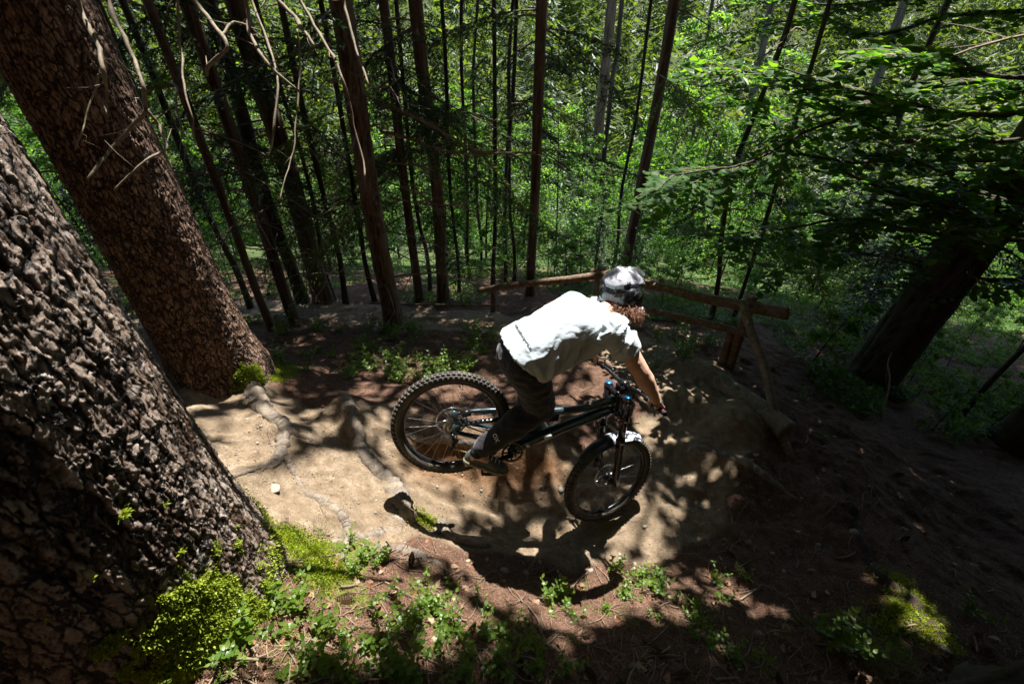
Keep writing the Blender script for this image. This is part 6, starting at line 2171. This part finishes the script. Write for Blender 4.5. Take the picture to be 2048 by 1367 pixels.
# drop them on the ground by height iteration
u_ = (pxl - 1024) / F_PX; v_ = (pyl - 683.5) / F_PX
zc = np.full(len(pxl), .4)
for _ in range(7):
    w_ = (H - zc) / (ST + v_ * CT)
    X_, Y_ = u_ * w_, w_ * (CT - v_ * ST)
    zc = .5 * zc + .5 * base_z(X_, Y_)
tm_ = trail_mask(X_, Y_)
k_ = rng.uniform(0, 1, len(X_)) > tm_ * .95
X_, Y_ = X_[k_][:n_], Y_[k_][:n_]
m = len(X_)
Z_ = ground_z(X_, Y_) + rng.uniform(.001, .009, m)
a_ = rng.uniform(0, 6.28, m)
D = np.stack([np.cos(a_), np.sin(a_), rng.normal(0, .25, m)], -1); D /= np.linalg.norm(D, axis=1, keepdims=True)
W = np.cross(D, [0, 0, 1.0] + rng.normal(0, .3, (m, 3))); W /= np.linalg.norm(W, axis=1, keepdims=True)
L_ = rng.uniform(.014, .034, m)
quads(nl, np.column_stack([X_, Y_, Z_]), D, W, L_, np.full(m, .0021), .0)
o = link('needle_litter', nl.mesh('needle_litter', M_LITTER, False))
tag(o, 'fallen brown spruce needles on the bank', 'needles', kind='stuff')

tl = MB()
for k in range(1300):
    i0 = rng.integers(0, m)
    p0 = np.array([X_[i0], Y_[i0], Z_[i0] + .004])
    a = rng.uniform(0, 6.28); L = rng.uniform(.05, .22)
    d = np.array([math.cos(a), math.sin(a), 0]); sd = np.array([-d[1], d[0], 0])
    s = np.linspace(-.5, .5, 6)
    pts = p0 + d * L * s[:, None] + sd * (rng.normal(0, .10) * L * (s ** 2 * 4 - 1))[:, None]
    pts[:, 2] = ground_z(pts[:, 0], pts[:, 1]) + .005 + rng.uniform(0, .012)
    tube(tl, pts, np.linspace(.0028, .0014, 6) * rng.uniform(.6, 1.5) * (2.2 if k % 17 == 0 else 1), 4, False)
o = link('twig_litter', tl.mesh('twig_litter', M_TWIG))
tag(o, 'dry twigs scattered over the forest floor', 'twigs', kind='stuff')

dl = MB()
i_ = rng.integers(0, m, 420)
C_ = np.column_stack([X_[i_], Y_[i_], Z_[i_] + .008])
a_ = rng.uniform(0, 6.28, 420)
D = np.stack([np.cos(a_), np.sin(a_), rng.normal(0, .2, 420)], -1); D /= np.linalg.norm(D, axis=1, keepdims=True)
W = np.cross(D, [0, 0, 1.0] + rng.normal(0, .5, (420, 3))); W /= np.linalg.norm(W, axis=1, keepdims=True)
ll = rng.uniform(.025, .06, 420)
broad_leaves(dl, C_, D, W, ll, ll * .6, .25, .6)
M_DLEAF = leafmat('dead_leaf', [(.16, .06, .025), (.28, .14, .07), (.38, .27, .17), (.2, .09, .05)], .15, .6, (1, 1, 1, 1))
o = link('fallen_leaves', dl.mesh('fallen_leaves', M_DLEAF, False))
tag(o, 'withered brown leaves lying on the needles', 'leaves', kind='stuff')

# shaded undergrowth on the slope to the right
g2 = MB()
n2 = 26000
pa = rng.uniform(1540, 2120, n2); pb_ = rng.uniform(555, 880, n2)
u_ = (pa - 1024) / F_PX; v_ = (pb_ - 683.5) / F_PX
zc = np.full(n2, -.4)
for _ in range(9):
    w_ = (H - zc) / (ST + v_ * CT)
    xa, ya = u_ * w_, w_ * (CT - v_ * ST)
    zc = .5 * zc + .5 * base_z(xa, ya)
dn = fbm(np.column_stack([xa * 1.6, ya * 1.6, 0 * xa]), 3, 431) - .35 * sstep(760, 880, pb_) - .3 * (1 - sstep(1540, 1640, pa)) * sstep(640, 760, pb_)
k_ = dn > -.08
xa, ya = xa[k_], ya[k_]
m2 = len(xa)
za = ground_z(xa, ya) + rng.uniform(.01, .22, m2) * np.clip(.5 + dn[k_], .3, 1)
D = rand_dirs(m2) * [1, 1, .4]; D /= np.linalg.norm(D, axis=1, keepdims=True)
W = np.cross(D, [0, 0, 1.0] + rng.normal(0, .35, (m2, 3))); W /= np.linalg.norm(W, axis=1, keepdims=True)
ll = rng.uniform(.03, .065, m2)
quads(g2, np.column_stack([xa, ya, za]), D, W, ll, ll * .6, .1)
o = link('undergrowth', g2.mesh('undergrowth', M_LEAF, False))
tag(o, 'dark leafy ground cover round the heavy spruce', 'undergrowth', kind='stuff')
# thin grass on the near bank
gr = MB()
for (a, b) in [(640,1060),(700,1075),(620,1240),(780,1285),(540,1275),(900,1330),(1010,1240),(1350,1260),(460,1350),(1150,1290),(690,1330),(830,1190),(1260,1250),(640,1180),(1600,1240)]:
    c0 = on_ground(a, b)
    for _ in range(26):
        p0 = c0 + np.append(rng.normal(0, .03, 2), -.004)
        d = unit(np.append(rng.normal(0, .45, 2), 1.0)); L = rng.uniform(.05, .13)
        sd = unit(np.cross(d, rng.normal(0, 1, 3))) * .0014
        p1 = p0 + d * L * .55; p2 = p0 + d * L + np.append(d[:2] * L * .5, -.2 * L)
        gr.add([p0 - sd, p0 + sd, p1 + sd * .8, p1 - sd * .8, p2], [[0, 1, 2, 3]], [[3, 2, 4]])
o = link('grass', gr.mesh('grass', M_BILB, False))
tag(o, 'sparse thin grass blades on the near bank', 'grass', kind='stuff')

# spruce cones
cv = MB()
for k in range(12):
    z0 = -.05 + .1 * k / 11
    r0 = .017 * math.sin(math.pi * (k + .7) / 12.6)
    for j in range(8):
        a = j * math.pi / 4 + k * .4
        e = np.array([math.cos(a), math.sin(a), 0]); s3 = np.array([-math.sin(a), math.cos(a), 0])
        c0 = e * r0 + [0, 0, z0]
        cv.add([c0 - e * r0 * .8, c0 - s3 * .006, c0 + e * .004 + [0, 0, .007], c0 + s3 * .006], [[0, 1, 2, 3]])
CONE = cv.mesh('cone', plain('cone_brown', (.13, .07, .04), .8, 0, .35, 60, .4), False)
for k in range(34):
    i0 = rng.integers(0, m)
    o = link('spruce_cone', CONE)
    o.location = (X_[i0], Y_[i0], Z_[i0] + .012)
    o.rotation_euler = (math.pi / 2 + rng.normal(0, .2), rng.uniform(0, 6), rng.uniform(0, 6.28))
    sc = rng.uniform(.7, 1.0); o.scale = (sc, sc, sc)
    tag(o, 'brown spruce cone lying on the needle litter', 'cone', 'fallen spruce cones')

# stones ------------------------------------------------------------------
M_STONE = plain('pale_stone', (.25, .22, .175), .8, 0, .35, 14, .6)
def stone_mesh(seed, r):
    bm = bmesh.new()
    bmesh.ops.create_icosphere(bm, subdivisions=2, radius=1.0)
    v = np.array([p.co for p in bm.verts]); t = [[w.index for w in f.verts] for f in bm.faces]
    bm.free()
    d = 1 + .28 * fbm(v * 1.1 + seed * 5.1, 3, seed)
    return v * d[:, None] * r, t
SM = []
for k in range(6):
    v, t = stone_mesh(k, np.array([1, .8, .55]))
    SM.append((MB().add(v, None, t).mesh('stone', M_STONE, True), v, t))
STN = [(1008,1140,18),(1052,1148,10),(1120,1150,11),(1147,1093,14),(1122,978,12),(1040,990,9),(1085,970,10),(1180,1142,12),(1270,1125,9),(1000,1078,12),(1037,1075,9),(925,1150,8),(1165,1105,10),(1500,1080,10),(1545,1105,9),(1640,1085,10),(1708,1065,16),(1390,1080,9),(1290,1050,9),(1240,1105,8),(545,975,26),(760,1145,8),(1000,1100,8),(1320,1130,10),(1080,1130,8),(520,1300,10),(1570,1140,9)]
for k, (a, b, wp) in enumerate(STN):
    g = on_ground(a, b)
    s = wp * proj(g)[0, 2] / F_PX / 2 * 1.15
    o = link('stone', SM[k % 6][0])
    o.location = g + np.array([0, 0, s * .12]); o.scale = (s, s, s); o.rotation_euler = (0, 0, rng.uniform(0, 6.28))
    if wp == 26:
        tag(o, 'broad flat pale stone set in the dirt between the two big spruces', 'stone')
        o.scale = (s, s, s * .3)
    else:
        tag(o, 'pale pebble half sunk in the trail edge', 'stone', 'pebbles along the trail edge')
pb = MB()
k_ = 0
for _ in range(800):
    i0 = rng.uniform(0, len(TRAIL) - 9)
    f = i0 - int(i0)
    c = TRAIL[int(i0)] * (1 - f) + TRAIL[int(i0) + 1] * f + rng.normal(0, .28, 2)
    s = rng.uniform(.002, .007) * (1 if rng.uniform() < .9 else 1.8)
    _, v, t = SM[rng.integers(0, 6)]
    a = rng.uniform(0, 6.28)
    rot = np.array([[math.cos(a), -math.sin(a), 0], [math.sin(a), math.cos(a), 0], [0, 0, 1]])
    pb.add(v @ rot.T * s + [c[0], c[1], gz(c[0], c[1]) + s * .15], None, t)
o = link('gravel', pb.mesh('gravel', M_STONE))
tag(o, 'fine gravel strewn on the trail', 'gravel', kind='stuff')

# crumbs of earth on the trail and along its torn edge
M_CLOD = plain('soil_clod', (.20, .15, .10), .95, 0, .4, 20, .8)
bm = bmesh.new(); bmesh.ops.create_icosphere(bm, subdivisions=1, radius=1.0)
iv = np.array([p.co for p in bm.verts]); it = [[w.index for w in f.verts] for f in bm.faces]; bm.free()
cd_ = MB()
for k in range(3200):
    i0 = rng.uniform(1, len(TRAIL) - 8)
    f = i0 - int(i0)
    c = TRAIL[int(i0)] * (1 - f) + TRAIL[int(i0) + 1] * f + rng.normal(0, .34, 2)
    s = .0022 + .0065 * rng.uniform(0, 1) ** 3
    d = 1 + .35 * rng.normal(0, 1, (12, 1))
    cd_.add(iv * d * s * [1, 1, .7] + [c[0], c[1], 0], None, it)
vv, _, tt = cd_.arrays()
cx = vv.reshape(-1, 12, 3).mean(1)
zz = ground_z(cx[:, 0], cx[:, 1]) + .001
vv[:, 2] += np.repeat(zz, 12)
o = link('soil_crumbs', MB().add(vv, None, tt).mesh('soil_crumbs', M_CLOD, False))
tag(o, 'loose crumbs of earth on the trail', 'soil', kind='stuff')
